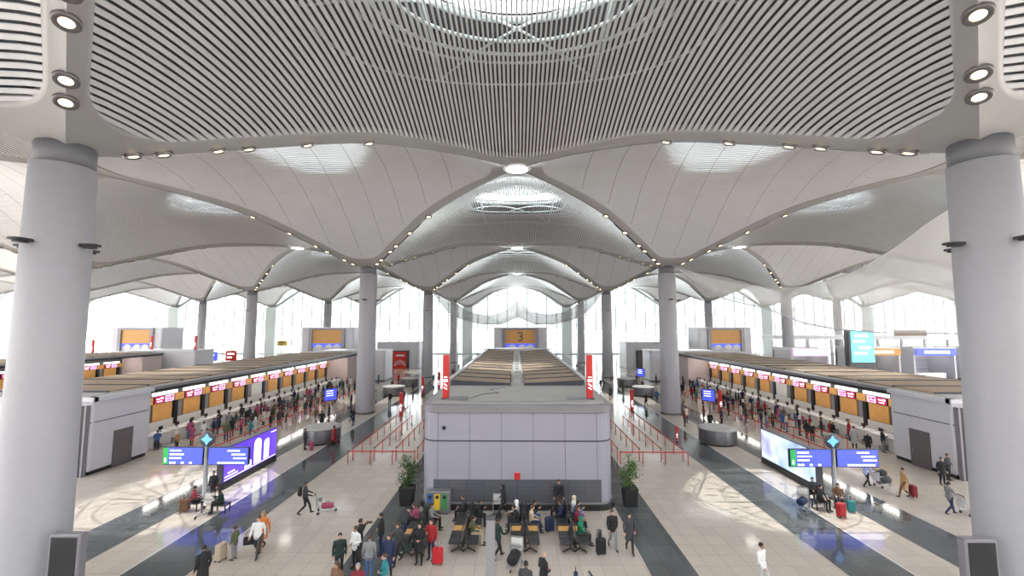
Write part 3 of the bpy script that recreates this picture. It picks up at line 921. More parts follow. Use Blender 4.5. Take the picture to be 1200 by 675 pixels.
# slim pole displays
def pole_display():
    t = empty('pole_display', (0,0,0), 0, 'x', 'screen')
    MB().lathe([(.3,0),(.3,.03),(.05,.05),(.05,1.9)], 14).build('pole', M_steel, t)
    MB().rbox(-.75, .75, -.06, .06, 1.85, 3.2, .04).build('casing', M_black, t)
    for fy in (-1, 1): 
        o = MB(); o.box(-.7, .7, fy*.068-.006, fy*.068+.006, 1.92, 3.14); p = o.build('screen', M_blue, t)
        k = MB(); 
        for z in (2.9, 2.65, 2.4): k.box(-.5, .3, fy*.078-.003, fy*.078+.003, z, z+.07)
        k.build('lettering', M_text, p)
    return Proto(t)
pdp = pole_display()
for x, y, a, lb in ((-21,50,.9,'blue display on a slim pole beside the second column, left aisle'),(21.3,50,-.9,'blue display on a slim pole beside the second column, right aisle'),(20.5,74,-.9,'small blue display on a pole farther down the right aisle')):
    pdp.put((x, y, 0), a, lb, 'blue pole displays')

# red sign pillars
def red_pillar():
    t = empty('red_sign_pillar', (0,0,0), 0, 'x', 'sign pillar')
    MB().rbox(-.2, .2, -.2, .2, .06, 2.65, .12, n=4).build('body', M_red, t)
    MB().rbox(-.28, .28, -.28, .28, 0, .06, .12).build('base', M_charc, t)
    k = MB()
    for fy in (-1, 1):
        y = fy*.203
        k.box(-.13, .13, y-.004, y+.004, 1.05, 1.2); k.bar((-.1,y,.95),(.1,y,.78),.008,.07); k.bar((-.1,y,.72),(.1,y,.6),.008,.06); k.box(-.1, .1, y-.004, y+.004, 1.3, 1.36)
    k.build('white_marks', M_text, t)
    return Proto(t)
rpp = red_pillar()
for x, y, z, lb in ((-4.35,27.2,5.78,'red sign pillar on the roof of the middle island, left corner'),(4.4,27.2,5.78,'red sign pillar on the roof of the middle island, right corner'),
                    (-13.2,50.8,0,'red sign pillar on the floor of the left aisle by the second column'),(13.7,53.7,0,'red sign pillar on the floor of the right aisle by the second column'),
                    (23.9,53,0,'red sign pillar by the queue belts of the right island'),(-14,66,0,'red sign pillar farther down the left aisle'),
                    (14.2,40.3,0,'red sign pillar at the belt maze corner, right aisle'),(-12.8,73,0,'red sign pillar far down the left aisle by the crowd'),
                    (-61.5,84,5.7,'red sign pillar on the far left service block, aisle end'),(-70,84,5.7,'red sign pillar on the far left service block, outer end'),(-77.5,80,5.05,'red sign pillar on the roof of the far left island')):
    if y == 40.3: 
        o, _ = rpp.put((x, y, z), 0, lb, 'red sign pillars', scale=.5)
    else: rpp.put((x, y, z), 0, lb, 'red sign pillars')

# slim grey signpost in front of the benches and dark display totems by the near columns
t = empty('signpost', (-.95, 16.3, 0), 0, 'slim grey-blue signpost standing in front of the benches', 'post')
MB().rbox(-.16, .16, -.12, .12, .03, 3.35, .04).build('post', M_fascia, t)
MB().rbox(-.17, .17, -.13, .13, 3.35, 3.45, .04).build('cap', M_charc, t)
MB().rbox(-.3, .3, -.25, .25, 0, .03, .05).build('base_plate', M_charc, t)
for s, lb in ((-1, 'dark display totem in a grey frame beside the near left column'), (1, 'dark display totem in a grey frame beside the near right column')):
    t = empty('display_totem', (s*16.0, 16.2, 0), 0, lb, 'display totem', 'dark display totems')
    f = MB(); f.rbox(-.56, .56, -.16, .16, 0, 2.85, .05); f.build('casing', M_fascia, t)
    f = MB(); f.box(-.46, .46, -.18, -.155, .2, 2.75); f.build('screen', M_black, t)

# ------------------------------------------------------------------ planters, bins
M_leaf = mat('leaf_green', (.055,.12,.03), .5, noise=.3, nscale=6)
M_leaf2 = mat('leaf_green_light', (.10,.19,.05), .5, noise=.3, nscale=6)
M_pot = mat('pot_black', (.02,.02,.022), .4)
M_bark = mat('bark', (.12,.08,.05), .8)
def planter(x, y, m, label, seed):
    t = empty('potted_tree', (x, y, 0), 0, label, 'potted plant', 'potted trees by the middle island')
    o = rrect(-.36, .36, -.36, .36, .06, 2); i = rrect(-.42, .42, -.42, .42, .06, 2); n = len(o)
    b = MB(); b.add([(a, c, 0) for a, c in o] + [(a, c, 1.0) for a, c in i] + [(a*.86, c*.86, 1.0) for a, c in i] + [(a*.86, c*.86, .93) for a, c in i],
        [tuple(range(n))[::-1]] + [(k*n+j, k*n+(j+1)%n, (k+1)*n+(j+1)%n, (k+1)*n+j) for k in range(3) for j in range(n)] + [tuple(range(3*n, 4*n))])
    b.build('pot', M_pot, t)
    r_ = random.Random(seed)
    st = MB(); st.tube([(0,0,.9),(.03,0,1.3),(0,.03,1.8)], [.04,.035,.02], 8)
    f = MB()
    for k in range(26):
        a = r_.uniform(0, 2*PI); zz = r_.uniform(1.15, 2.55); rad = .5*math.sqrt(max(.05, 1-((zz-1.8)/.9)**2))*r_.uniform(.5,1)
        tip = Vector((rad*math.cos(a), rad*math.sin(a), zz))
        st.tube([(0,0,max(1.0, zz-.5)), tuple(tip*.55 + Vector((0,0,.45*(zz-.2)))), tuple(tip)], [.015,.01,.006], 5)
        for q in range(20):
            c = tip + Vector((r_.gauss(0,.13), r_.gauss(0,.13), r_.gauss(0,.13)))
            d = Vector((r_.gauss(0,1), r_.gauss(0,1), r_.gauss(0,.6))).normalized(); u = d.cross(Vector((r_.random(), r_.random(), 1))).normalized()
            l, wd = r_.uniform(.10,.17), r_.uniform(.03,.05); nn = d.cross(u)*.015
            f.add([c - d*l, c + u*wd + nn, c + d*l, c - u*wd + nn], [(0,1,2,3)])
    st.build('stem', M_bark, t); f.build('foliage', m, t)
planter(-6.35, 26.2, M_leaf, 'dark green potted tree in a black pot at the left corner of the middle island', 4)
planter(6.45, 26.2, M_leaf2, 'lighter green potted tree in a black pot at the right corner of the middle island', 9)
M_bblue = mat('bin_blue', (.05,.12,.35), .4); M_bgrn = mat('bin_green', (.06,.28,.09), .4)
t = empty('recycling_bin', (-4.35, 25.05, 0), 0, 'grey recycling bin with blue, yellow and green slots before the island front', 'bin')
MB().rbox(-.68, .68, -.28, .28, .05, 1.12, .05).build('body', M_fascia, t)
MB().rbox(-.70, .70, -.3, .3, 1.12, 1.2, .06).build('lid', M_steel, t)
MB().rbox(-.62, .62, -.24, .24, 0, .05, .05).build('plinth', M_black, t)
for k, m in enumerate((M_bblue, M_yel, M_bgrn)):
    MB().rbox(-.56+.4*k, -.26+.4*k, -.31, -.27, .25, 1.08, .01).build('coloured_door', m, t)
    MB().lathe([(.09,0),(.09,.02)], 14, M=Matrix.Translation((-.41+.4*k, -.305, .92)) @ Matrix.Rotation(R(90),4,'X')).build('slot', M_black, t)

# ------------------------------------------------------------------ bench rows
M_seat = mat('seat_black', (.035,.037,.04), .5)
M_tabw = mat('bench_table_wood', (.60,.33,.10), .4)
def bench(x, y, label):
    t = empty('bench_row', (x, y, 0), 0, label, 'bench', 'rows of black airport seats')
    bm = MB(); bm.box(-.06, .06, -.1, 3.9, .36, .42)
    for yy in (.25, 3.55): 
        for sx in (-1, 1): bm.box(min(0, sx*.45), max(0, sx*.45), yy-.03, yy+.03, .36, .41)
    bm.build('beam', M_black, t)
    for yy in (.25, 3.55):
        l = MB()
        for sx in (-1, 1):
            l.bar((sx*.22, yy, .37), (sx*.22, yy, .18), .05)
            l.bar((sx*.22, yy, .2), (sx*.55, yy, .02), .05); l.bar((sx*.22, yy, .2), (sx*-.02, yy, .02), .05)
        l.build('leg', M_black, t)
    for k in range(6):
        yy = .32 + .63*k
        for sx in (-1, 1):
            if k == 2:
                p = MB(); p.rbox(min(sx*.06,sx*.62), max(sx*.06,sx*.62), yy-.28, yy+.28, .42, .46, .04); p.build('side_table', M_tabw, t)
                continue
            s_ = MB()
            a, b = sorted((sx*.14, sx*.66))
            s_.rbox(a, b, yy-.29, yy+.29, .42, .50, .06)
            s_.build('seat', M_seat, t)
            k_ = MB()
            k_.add([(sx*.16,yy-.28,.48),(sx*.22,yy-.28,.47),(sx*.22,yy+.28,.47),(sx*.16,yy+.28,.48),(sx*.03,yy-.26,.95),(sx*.075,yy-.26,.95),(sx*.075,yy+.26,.95),(sx*.03,yy+.26,.95)],
                   [(3,2,1,0),(4,5,6,7),(0,1,5,4),(1,2,6,5),(2,3,7,6),(3,0,4,7)])
            k_.build('backrest', M_seat, t)
BENCH = [(-4.7,'first from the left'),(-2.45,'second from the left'),(.35,'third from the left'),(2.6,'fourth from the left')]
for bx_, lb in BENCH: bench(bx_, 20.6 if bx_ > -4 else 20.2, f"double row of black seats with an orange side table, {lb}")

# ------------------------------------------------------------------ belt barriers
def barrier(length, ax):
    t = empty('belt_barrier', (0,0,0), 0, 'x', 'barrier')
    MB().lathe([(.17,0),(.17,.02),(.05,.04)], 12).build('base', M_steel, t)
    MB().lathe([(.035,.03),(.035,.98)], 10).build('post', M_rail, t)
    MB().lathe([(.045,.9),(.045,1.0),(.03,1.02)], 10).build('head', M_charc, t)
    if length:
        b = MB(); b.box(.03, length-.03, -.012, .012, .89, .97); b.build('belt', M_rail, t)
    return Proto(t)
bar2 = barrier(2.0, 0); bar0 = barrier(0, 0); bar16 = barrier(1.65, 0)
def line(pr, x, y, dx, dy, n, where, step):
    a = math.atan2(dy, dx)
    for k in range(n+1):
        p = pr if k < n else bar0
        p.put((x + dx*step*k, y + dy*step*k, 0), a, f"red belt post, {ORD[k]} along {where}" if dy else f"red belt post, {ORD[k]} along {where}", 'red belt barriers')
for s, nm in ((-1,'left'), (1,'right')):
    for q in range(5):
        line(bar2, s*(5.95+1.65*q), 34.4, 0, 1, 9 if q in (0,4) else 6, f"the {ORD[q]} line out, {nm} belt maze", 2.0)
    line(bar16, s*7.6, 33.4, s, 0, 3, f"the front row, {nm} belt maze", 1.65)
    for q in range(3):
        line(bar2, s*(23.4+1.9*q), 37.5 if q else 34.5, 0, 1, 16 - 3*q, f"the {['aisle-side','middle','desk-side'][q]} queue line of the {nm} island", 2.0)

# boards standing far down the left side
def board(x, y, z0, w_, h_, m, label, kind='notice board'):
    t = empty('sign_board', (x, y, 0), 0, label, 'sign')
    for sx in (-1, 1): MB().box(sx*w_*.35-.06, sx*w_*.35+.06, 0, .1, 0, z0).build('post', M_steel, t)
    MB().rbox(-w_/2, w_/2, -.08, .12, z0, z0+h_, .04).build('panel', m, t)
    k = MB()
    for q in range(2): k.box(-w_*.35, w_*(.1+.2*q), -.1, -.08, z0+h_*(.25+.35*q), z0+h_*(.4+.35*q))
    k.build('lettering', M_charc if m is M_yel else M_text, t)
board(-53.4, 100, 5.7, 2.3, 1.2, M_yel, 'yellow sign board beyond the left check-in island')
board(-63, 97, 2.6, 2.4, 2.2, M_red, 'red advertising board far beyond the left island')
board(-69, 99, 2.4, 3.2, 2.0, M_blue, 'blue advertising board far beyond the left island')
board(-58.5, 98, 2.6, 1.6, 2.4, M_wht, 'white advertising board far beyond the left island')
# ------------------------------------------------------------------ people
CL = {'black':(.018,.018,.02),'charcoal':(.05,.05,.055),'navy':(.02,.03,.08),'blue':(.06,.12,.30),'pale blue':(.42,.47,.68),'grey':(.22,.22,.23),'light grey':(.45,.45,.45),
      'white':(.75,.75,.74),'beige':(.50,.41,.30),'brown':(.17,.09,.05),'camel':(.42,.25,.11),'red':(.36,.02,.025),'maroon':(.20,.02,.03),'pink':(.40,.08,.16),'orange':(.62,.20,.05),
      'green':(.015,.20,.11),'olive':(.10,.11,.05),'dark green':(.014,.032,.026),'teal':(.03,.22,.24),'yellow':(.70,.50,.05),'purple':(.20,.08,.28),'cream':(.62,.55,.44)}
CM = {k: mat('cloth_' + k.replace(' ', '_'), v, .85, noise=.12, nscale=30) for k, v in CL.items()}
SKIN = [mat('skin_fair', (.56,.33,.24), .55), mat('skin_tan', (.42,.23,.15), .55), mat('skin_brown', (.22,.11,.07), .55)]
HAIRM = {'black': mat('hair_black', (.012,.010,.010), .5), 'brown': mat('hair_brown', (.06,.03,.018), .5), 'fair': mat('hair_fair', (.30,.19,.09), .5), 'grey': mat('hair_grey', (.30,.29,.28), .5)}
M_shoe = mat('shoe_leather', (.02,.018,.017), .4)
M_eye = mat('eye_dark', (.02,.015,.012), .3); M_lip = mat('lip', (.42,.16,.14), .5)

def pose_joints(p):
    J = dict(pel=(0,0,.95), ch=(0,0,1.28), nk=(0,.0,1.47), hd=(0,.025,1.615))
    for s, n in ((-1,'l'), (1,'r')):
        J['sh'+n] = (s*.185, 0, 1.395); J['el'+n] = (s*.245, -.03, 1.12); J['wr'+n] = (s*.25, .06, .88); J['fd'+n] = (0, .12, -1)
        J['hi'+n] = (s*.09, 0, .91); J['kn'+n] = (s*.10, .015, .50); J['an'+n] = (s*.105, -.02, .085); J['to'+n] = (s*.13, .16, .035)
    J.update({}) 
    if p == 'phone':
        J['elr'] = (.235,.0,1.12); J['wrr'] = (.10,.25,1.22); J['fdr'] = (-.4,.5,.6)
    if p == 'talk':
        for s, n in ((-1,'l'),(1,'r')): J['el'+n] = (s*.26,-.02,1.12); J['wr'+n] = (s*.10,.22,1.05); J['fd'+n] = (-s*.8,.4,.1)
    if p in ('walk','push','pull'):
        J['knl'] = (-.095,.20,.525); J['anl'] = (-.095,.30,.10); J['tol'] = (-.11,.48,.07)
        J['knr'] = (.095,.02,.50); J['anr'] = (.095,-.33,.16); J['tor'] = (.11,-.17,.045)
        J['elr'] = (.25,.06,1.12); J['wrr'] = (.25,.24,.95); J['fdr'] = (0,.5,-.8)
        J['ell'] = (-.25,-.10,1.13); J['wrl'] = (-.25,-.12,.88); J['fdl'] = (0,.1,-1)
    if p == 'push':
        for s, n in ((-1,'l'),(1,'r')): J['el'+n] = (s*.27,.08,1.13); J['wr'+n] = (s*.22,.36,1.03); J['fd'+n] = (-s*.2,.7,-.6)
    if p == 'pull':
        J['elr'] = (.27,-.14,1.14); J['wrr'] = (.27,-.26,.92); J['fdr'] = (0,-.1,-1)
    if p == 'handle':
        J['elr'] = (.27,.02,1.13); J['wrr'] = (.32,.18,.98); J['fdr'] = (0,.6,-.8)
    if p == 'camera':
        for s, n in ((-1,'l'),(1,'r')): J['el'+n] = (s*.27,.14,1.28); J['wr'+n] = (s*.09,.24,1.52); J['fd'+n] = (-s*.5,.5,.7)
    if p.startswith('sit'):
        dz = -.40
        for k in ('pel','ch','nk','hd','shl','shr'): x, y, z = J[k]; J[k] = (x, y - .02, z + dz)
        lean = .12 if p == 'sit_phone' else .03
        for k, f in (('ch',.5),('nk',1),('hd',1.35),('shl',.9),('shr',.9)): x, y, z = J[k]; J[k] = (x, y + lean*f, z)
        for s, n in ((-1,'l'),(1,'r')):
            J['hi'+n] = (s*.095, .0, .555); J['kn'+n] = (s*.12, .43, .555); J['an'+n] = (s*.12, .44, .09); J['to'+n] = (s*.14, .62, .035)
            J['el'+n] = (s*.26, .06, .76); J['wr'+n] = (s*.14, .30, .67); J['fd'+n] = (-s*.2, 1, -.15)
            if p == 'sit_phone': J['el'+n] = (s*.25, .16, .76); J['wr'+n] = (s*.08, .38, .90); J['fd'+n] = (-s*.4, .6, .6)
    return {k: Vector(v) for k, v in J.items()}

def lerp(a, b, t): return a + (b - a)*t

def person_mesh(pose, style):
    """style: jacket (hip length), coat (to the knee), skirt coat as coat"""
    J = pose_joints(pose)
    mb = MB(); seg = []
    def limb(pts, rad, lab):
        mb.tube(pts, rad, 12)
        for a, b, ra, rb in zip(pts[:-1], pts[1:], rad[:-1], rad[1:]):
            f = lambda r_: (sum(r_)/2 if isinstance(r_, tuple) else r_)
            seg.append((Vector(a), Vector(b), f(ra), f(rb), lab))
    pel, ch, nk, hd = J['pel'], J['ch'], J['nk'], J['hd']
    bulk = 1.08
    seated = pose.startswith('sit')
    tp = [pel + Vector((0,0,-.10)), pel, lerp(pel, ch, .45), ch, lerp(ch, nk, .55), lerp(ch, nk, .85), nk]
    limb(tp, [(.155*bulk,.115*bulk),(.17*bulk,.125*bulk),(.155*bulk,.118*bulk),(.178*bulk,.125*bulk),(.18*bulk,.11),(.12,.085),(.062,.06)], 0)
    limb([nk + Vector((0,0,-.04)), lerp(nk, hd, .55)], [.056,.05], 3)
    # head: skull, jaw, nose, ears
    mb.ell(hd, (.076,.095,.11), 16, 12); seg.append((hd + Vector((0,0,-.03)), hd + Vector((0,0,.03)), .085, .085, 3))
    mb.ell(hd + Vector((0,.022,-.065)), (.056,.07,.06), 12, 8); seg.append((hd + Vector((0,.03,-.08)), hd + Vector((0,.03,-.08)), .06, .06, 3))
    mb.ell(hd + Vector((0,.098,-.022)), (.014,.022,.026), 8, 6)
    for s in (-1, 1): mb.ell(hd + Vector((s*.078,-.005,-.02)), (.012,.022,.033), 8, 6)
    for s, n in ((-1,'l'), (1,'r')):
        hi, kn, an, to = J['hi'+n], J['kn'+n], J['an'+n], J['to'+n]
        limb([hi + Vector((0,0,.02 if not seated else 0)), lerp(hi, kn, .35), lerp(hi, kn, .75), kn, lerp(kn, an, .3), lerp(kn, an, .75), an], [.098,.088,.070,.062,.060,.048,.046], 1)
        limb([an + Vector((0,-.045,-.035)) - (to-an).normalized()*0, lerp(an, to, .45) + Vector((0,0,-.015)), to], [(.040,.042),(.045,.042),(.038,.026)], 2)
        sh, el, wr = J['sh'+n], J['el'+n], J['wr'+n]
        limb([lerp(sh, ch, .25) + Vector((0,0,.02)), sh, lerp(sh, el, .4), el, lerp(el, wr, .35), wr], [.068,.070,.060,.050,.046,.036], 0)
        fd = J['fd'+n].normalized()
        pm = wr + fd*.085
        side = Vector((1,0,0)) if abs(fd.x) < .7 else Vector((0,1,0))
        wd = (side - fd*side.dot(fd)).normalized()
        limb([wr - fd*.01, wr + fd*.04, pm], [(.024,.024),(.036,.022),(.036,.018)], 3)
        J['palm'+n] = (pm, fd, wd)
    if style == 'coat' and not seated:
        limb([pel + Vector((0,0,.05)), pel + Vector((0,0,-.18)), pel + Vector((0,.01,-.40))], [(.175*bulk,.13*bulk),(.20,.155),(.215,.18)], 0)
    elif not seated:
        limb([pel + Vector((0,0,.06)), pel + Vector((0,0,-.07))], [(.178*bulk,.134*bulk),(.182*bulk,.138*bulk)], 0)
    me = mb.mesh('tmp', [])
    ob = bpy.data.objects.new('tmp', me); COL.objects.link(ob)
    md = ob.modifiers.new('r', 'REMESH'); md.mode = 'VOXEL'; md.voxel_size = .016; md.use_smooth_shade = True
    sm_ = ob.modifiers.new('s', 'SMOOTH'); sm_.factor = .4; sm_.iterations = 3
    dg = bpy.context.evaluated_depsgraph_get(); dg.update()
    ev = ob.evaluated_get(dg); m2 = ev.to_mesh()
    vs = [v.co.copy() for v in m2.vertices]; fs = [tuple(p.vertices) for p in m2.polygons]
    ev.to_mesh_clear(); bpy.data.objects.remove(ob); bpy.data.meshes.remove(me)
    out = MB()
    lab = []
    for f in fs:
        c = Vector((0,0,0))
        for i in f: c += vs[i]
        c /= len(f)
        best, bl = 1e9, 0
        for a, b, ra, rb, l in seg:
            d = b - a; L2 = d.length_squared
            t = 0 if L2 < 1e-9 else max(0, min(1, (c-a).dot(d)/L2))
            dd = (c - a - d*t).length / (ra + (rb-ra)*t)
            if dd < best: best, bl = dd, l
        lab.append(bl)
    out.v = [tuple(v) for v in vs]; out.f = fs; out.m = lab; out.sm = [True]*len(fs)
    # fingers and thumb, rooted in the palm
    for n in 'lr':
        pm, fd, wd = J['palm'+n]
        nr = fd.cross(wd).normalized()
        curl = nr if nr.y > 0 else -nr
        if fd.y > .6: curl = nr if nr.z < 0 else -nr
        for k, (o, ln) in enumerate(((-.027,.062),(-.009,.074),(.009,.070),(.026,.055))):
            a = pm - fd*.015 + wd*o
            b = a + fd*(ln*.5) + curl*.010; c = b + fd*(ln*.32) + curl*.022; d = c + fd*(ln*.15) + curl*.026
            out.tube([a, b, c, d], [.0095,.009,.0085,.006], 6, 3)
        th = pm - fd*.06 + wd*(-.032)
        out.tube([th, th - wd*.026 + fd*.022 + curl*.01, th - wd*.030 + fd*.05 + curl*.022], [.012,.0105,.008], 6, 3)
    # eyes and mouth
    for s in (-1, 1): out.ell(hd + Vector((s*.030,.087,.005)), (.011,.008,.007), 8, 6, 4)
    out.ell(hd + Vector((0,.090,-.062)), (.022,.008,.006), 8, 6, 5)
    me = out.mesh('person_' + pose, [CM['black'], CM['black'], M_shoe, SKIN[0], M_eye, M_lip])
    return me, hd

def hair_mesh(kind):
    mb = MB()
    def cap(rx, ry, rz, cut, c=(0,-.012,.012)):
        vs = []; nu, nv = 18, 9
        for j in range(nv+1):
            for k in range(nu):
                a = 2*PI*k/nu
                front = max(0, math.sin(a))
                tmax = cut - .85*front**2
                t = tmax*j/nv
                vs.append((c[0]+rx*math.sin(t)*math.cos(a), c[1]+ry*math.sin(t)*math.sin(a), c[2]+rz*math.cos(t)))
        fs = [(j*nu+k, (j+1)*nu+k, (j+1)*nu+(k+1)%nu, j*nu+(k+1)%nu) for j in range(nv) for k in range(nu)]
        n0 = len(vs)
        # inner side so that the cap has thickness
        vs += [(c[0]+(x-c[0])*.9, c[1]+(y-c[1])*.9, c[2]+(z-c[2])*.9) for x, y, z in vs]
        fs += [tuple(i+n0 for i in f[::-1]) for f in fs]
        fs += [(nv*nu+k, nv*nu+n0+k, nv*nu+n0+(k+1)%nu, nv*nu+(k+1)%nu) for k in range(nu)]
        mb.add(vs, fs, 0, True)
    if kind == 'short': cap(.086,.105,.115, 1.9)
    if kind == 'long':
        cap(.090,.108,.118, 2.0)
        mb.tube([(0,-.05,.03),(0,-.085,-.06),(0,-.10,-.17),(0,-.095,-.26)], [(.075,.05),(.088,.05),(.08,.04),(.05,.02)], 12)
    if kind == 'tail':
        cap(.087,.105,.116, 1.95)
        mb.tube([(0,-.10,.04),(0,-.15,.02),(0,-.16,-.08),(0,-.14,-.17)], [.03,.034,.03,.01], 8)
    if kind == 'bald': cap(.082,.100,.105, 1.0, (0,-.05,-.02))
    if kind == 'scarf':
        cap(.094,.115,.122, 2.2)
        mb.tube([(0,-.02,-.02),(0,-.02,-.10),(0,-.01,-.18),(0,0,-.22)], [(.088,.085),(.085,.08),(.13,.11),(.16,.12)], 14)
    if kind == 'cap':
        cap(.090,.108,.112, 1.7)
        mb.tube([(0,.06,.04),(0,.12,.035),(0,.17,.025)], [(.06,.012),(.065,.010),(.045,.006)], 10)
    return mb.mesh('hair_' + kind, [HAIRM['black']])
HAIR = {}
PM = {}
def person(x, y, rz, pose='stand', style='jacket', top='black', bot='charcoal', hair='short', hcol='black', skin=0, z=0, h=1.72, label='', group=None):
    key = (pose, style if not pose.startswith('sit') else 'jacket')
    if key not in PM: PM[key] = person_mesh(*key)
    if hair not in HAIR: HAIR[hair] = hair_mesh(hair)
    me, hd = PM[key]
    o = bpy.data.objects.new('person', me); COL.objects.link(o)
    o.location = (x, y, z); o.rotation_euler = (0, 0, rz); k = h/1.72; o.scale = (k, k, k)
    for i, m in enumerate((CM[top], CM[bot], M_shoe, SKIN[skin])):
        o.material_slots[i].link = 'OBJECT'; o.material_slots[i].material = m
    tag(o, label, 'person', group)
    q = bpy.data.objects.new('headscarf' if hair == 'scarf' else 'cap' if hair == 'cap' else 'hair', HAIR[hair]); COL.objects.link(q); q.parent = o
    q.location = hd
    q.material_slots[0].link = 'OBJECT'; q.material_slots[0].material = CM[hcol] if hair in ('scarf','cap') else HAIRM[hcol]
    return o

# ------------------------------------------------------------------ luggage
def suitcase(m):
    t = empty('suitcase', (0,0,0), 0, 'x', 'suitcase')
    b = MB(); b.rbox(-.22, .22, -.13, .13, .06, .68, .06, n=4); b.build('shell', m, t)
    g = MB()
    for q in range(5): g.box(-.18+.09*q-.006, -.18+.09*q+.006, -.137, .137, .12, .62)
    g.build('ribs', m, t)
    h = MB(); h.tube([(-.10,.10,.66),(-.10,.10,1.0),(.10,.10,1.0),(.10,.10,.66)], .012, 6); h.build('handle', M_steel, t)
    for sx in (-1, 1):
        for sy in (-1, 1):
            w_ = MB(); w_.lathe([(.035,-.012),(.035,.012)], 10, M=Matrix.Translation((sx*.17, sy*.09, .035)) @ Matrix.Rotation(R(90),4,'Y')); w_.build('wheel', M_black, t)
    return Proto(t)
SUIT = {}
def put_suit(x, y, rz, colr, label, lying=False, k=1, z=0):
    if colr not in SUIT: SUIT[colr] = suitcase(CM[colr] if colr in CM else colr)
    o, _ = SUIT[colr].put((x, y, z), rz, label, 'suitcases', scale=k)
    return o
def backpack(x, y, rz, colr, label, z=1.02, off=-.24):
    t = empty('backpack', (x - math.sin(-rz)*-off*-1 if False else x + math.sin(rz)*-off, y + math.cos(rz)*off, z), rz, label, 'backpack', 'backpacks')
    b = MB(); b.rbox(-.15, .15, -.10, .075, 0, .44, .06, n=4); b.build('bag', CM[colr], t)
    b = MB(); b.rbox(-.11, .11, -.15, -.10, .05, .24, .03); b.build('front_pocket', CM[colr], t)
    for s in (-1, 1):
        st = MB(); st.tube([(s*.10,.07,.42),(s*.12,.16,.43),(s*.12,.28,.36),(s*.13,.30,.2),(s*.12,.1,.06)], .014, 6); st.build('strap', M_black, t)
    return t
def handbag(x, y, z, rz, colr, label, w_=.34, hh=.26):
    t = empty('shoulder_bag', (x, y, z), rz, label, 'bag', 'bags')
    MB().rbox(-w_/2, w_/2, -.08, .08, 0, hh, .05).build('bag', CM[colr], t)
    s = MB(); s.tube([(-w_*.35,0,hh-.02),(-w_*.2,0,hh+.2),(0,0,hh+.28),(w_*.2,0,hh+.2),(w_*.35,0,hh-.02)], .012, 6); s.build('strap', M_black, t)
    return t
def cart_proto():
    t = empty('luggage_cart', (0,0,0), 0, 'x', 'luggage cart')
    f = MB()
    for s in (-1, 1):
        f.tube([(s*.26,.55,.16),(s*.28,-.35,.18),(s*.28,-.48,.55),(s*.26,-.52,1.0)], .02, 8)
    f.tube([(-.26,-.52,1.0),(.26,-.52,1.0)], .022, 8)
    for yy in (.5,.2,-.1,-.3): f.tube([(-.27,yy,.17),(.27,yy,.17)], .014, 6)
    f.build('frame', M_steel, t)
    b = MB(); b.tube([(-.24,-.38,.72),(-.24,-.18,.70),(.24,-.18,.70),(.24,-.38,.72)], .012, 6); b.tube([(-.24,-.18,.86),(.24,-.18,.86)], .012, 6); b.box(-.24,.24,-.42,-.18,.68,.69); b.build('basket', M_steel, t)
    p = MB(); p.box(-.25, .25, -.535, -.515, .42, .95); p.build('advert_panel', M_deskw, t)
    MB().tube([(-.2,-.54,1.03),(.2,-.54,1.03)], .026, 8).build('grip', M_black, t)
    for x, yy in ((-.26,-.36),(.26,-.36),(0,.52)):
        MB().lathe([(.075,-.02),(.075,.02)], 14, M=Matrix.Translation((x, yy, .075)) @ Matrix.Rotation(R(90),4,'Y')).build('wheel', M_black, t)
    MB().box(-.02, .02, .48, .56, .07, .17).build('fork', M_steel, t)
    return Proto(t)
CART = cart_proto()
def cart(x, y, rz, label): return CART.put((x, y, 0), rz, label, 'luggage carts')[0]
def duffel(x, y, z, rz, colr, label, l=.6, r_=.17):
    t = empty('duffel_bag', (x, y, z), rz, label, 'bag', 'bags')
    MB().tube([(-l/2,0,r_*.9),(-l/2+.05,0,r_*.9),(l/2-.05,0,r_*.9),(l/2,0,r_*.9)], [(r_*.7,r_*.7),(r_,r_*.9),(r_,r_*.9),(r_*.7,r_*.7)], 14).build('bag', CM[colr], t)
    h = MB(); h.tube([(-.12,0,r_*1.7),(-.08,0,r_*2.2),(.08,0,r_*2.2),(.12,0,r_*1.7)], .012, 6); h.build('handle', M_black, t)
    return t

PD = R(180)
def P(px, py):
    """floor point seen at a pixel of the photograph"""
    v = Vector(((px - 600)/FPX, 1, (337.5 - py)/FPX))
    v = Vector((v.x, v.y*math.cos(PITCH) - v.z*math.sin(PITCH), v.y*math.sin(PITCH) + v.z*math.cos(PITCH)))
    a = math.atan(6/FPX)
    v = Vector((v.x*math.cos(a) - v.y*math.sin(a), v.x*math.sin(a) + v.y*math.cos(a), v.z))
    t = -H/v.z
    return v.x*t, v.y*t

def near(px, py, rz, pose, style, top, bot, hair, hcol, label, skin=0, h=1.72, z=0):
    x, y = P(px, py)
    person(x, y, R(rz), pose, style, top, bot, hair, hcol, skin, z, h, label)
    return x, y
# group standing at the lower left of the middle
near(397,676,200,'stand','jacket','dark green','black','short','black','person in dark green jacket at the left edge of the standing group')
near(416,666,150,'talk','jacket','white','black','short','brown','person in white top gesturing beside the photographer',1)
x, y = near(421,656,-80,'camera','jacket','black','charcoal','short','black','person in black raising a camera to the eye', 1)
t = empty('camera', (x+.30, y+.05, 1.50), R(-80), 'black camera with a long lens held up by the person in black', 'camera')
MB().rbox(-.075, .075, -.035, .035, 0, .10, .015).build('camera_body', M_black, t)
MB().lathe([(.045,0),(.045,.10),(.05,.11),(.05,.18)], 16, M=Matrix.Translation((0,.03,.05)) @ Matrix.Rotation(R(-90),4,'X')).build('lens', M_black, t)
near(432,679,5,'stand','jacket','grey','blue','short','brown','person seen from behind in grey sweater and blue jeans, in the standing group')
near(446,650,100,'handle','jacket','black','navy','short','black','tall person in black jacket at the back of the standing group', h=1.8)
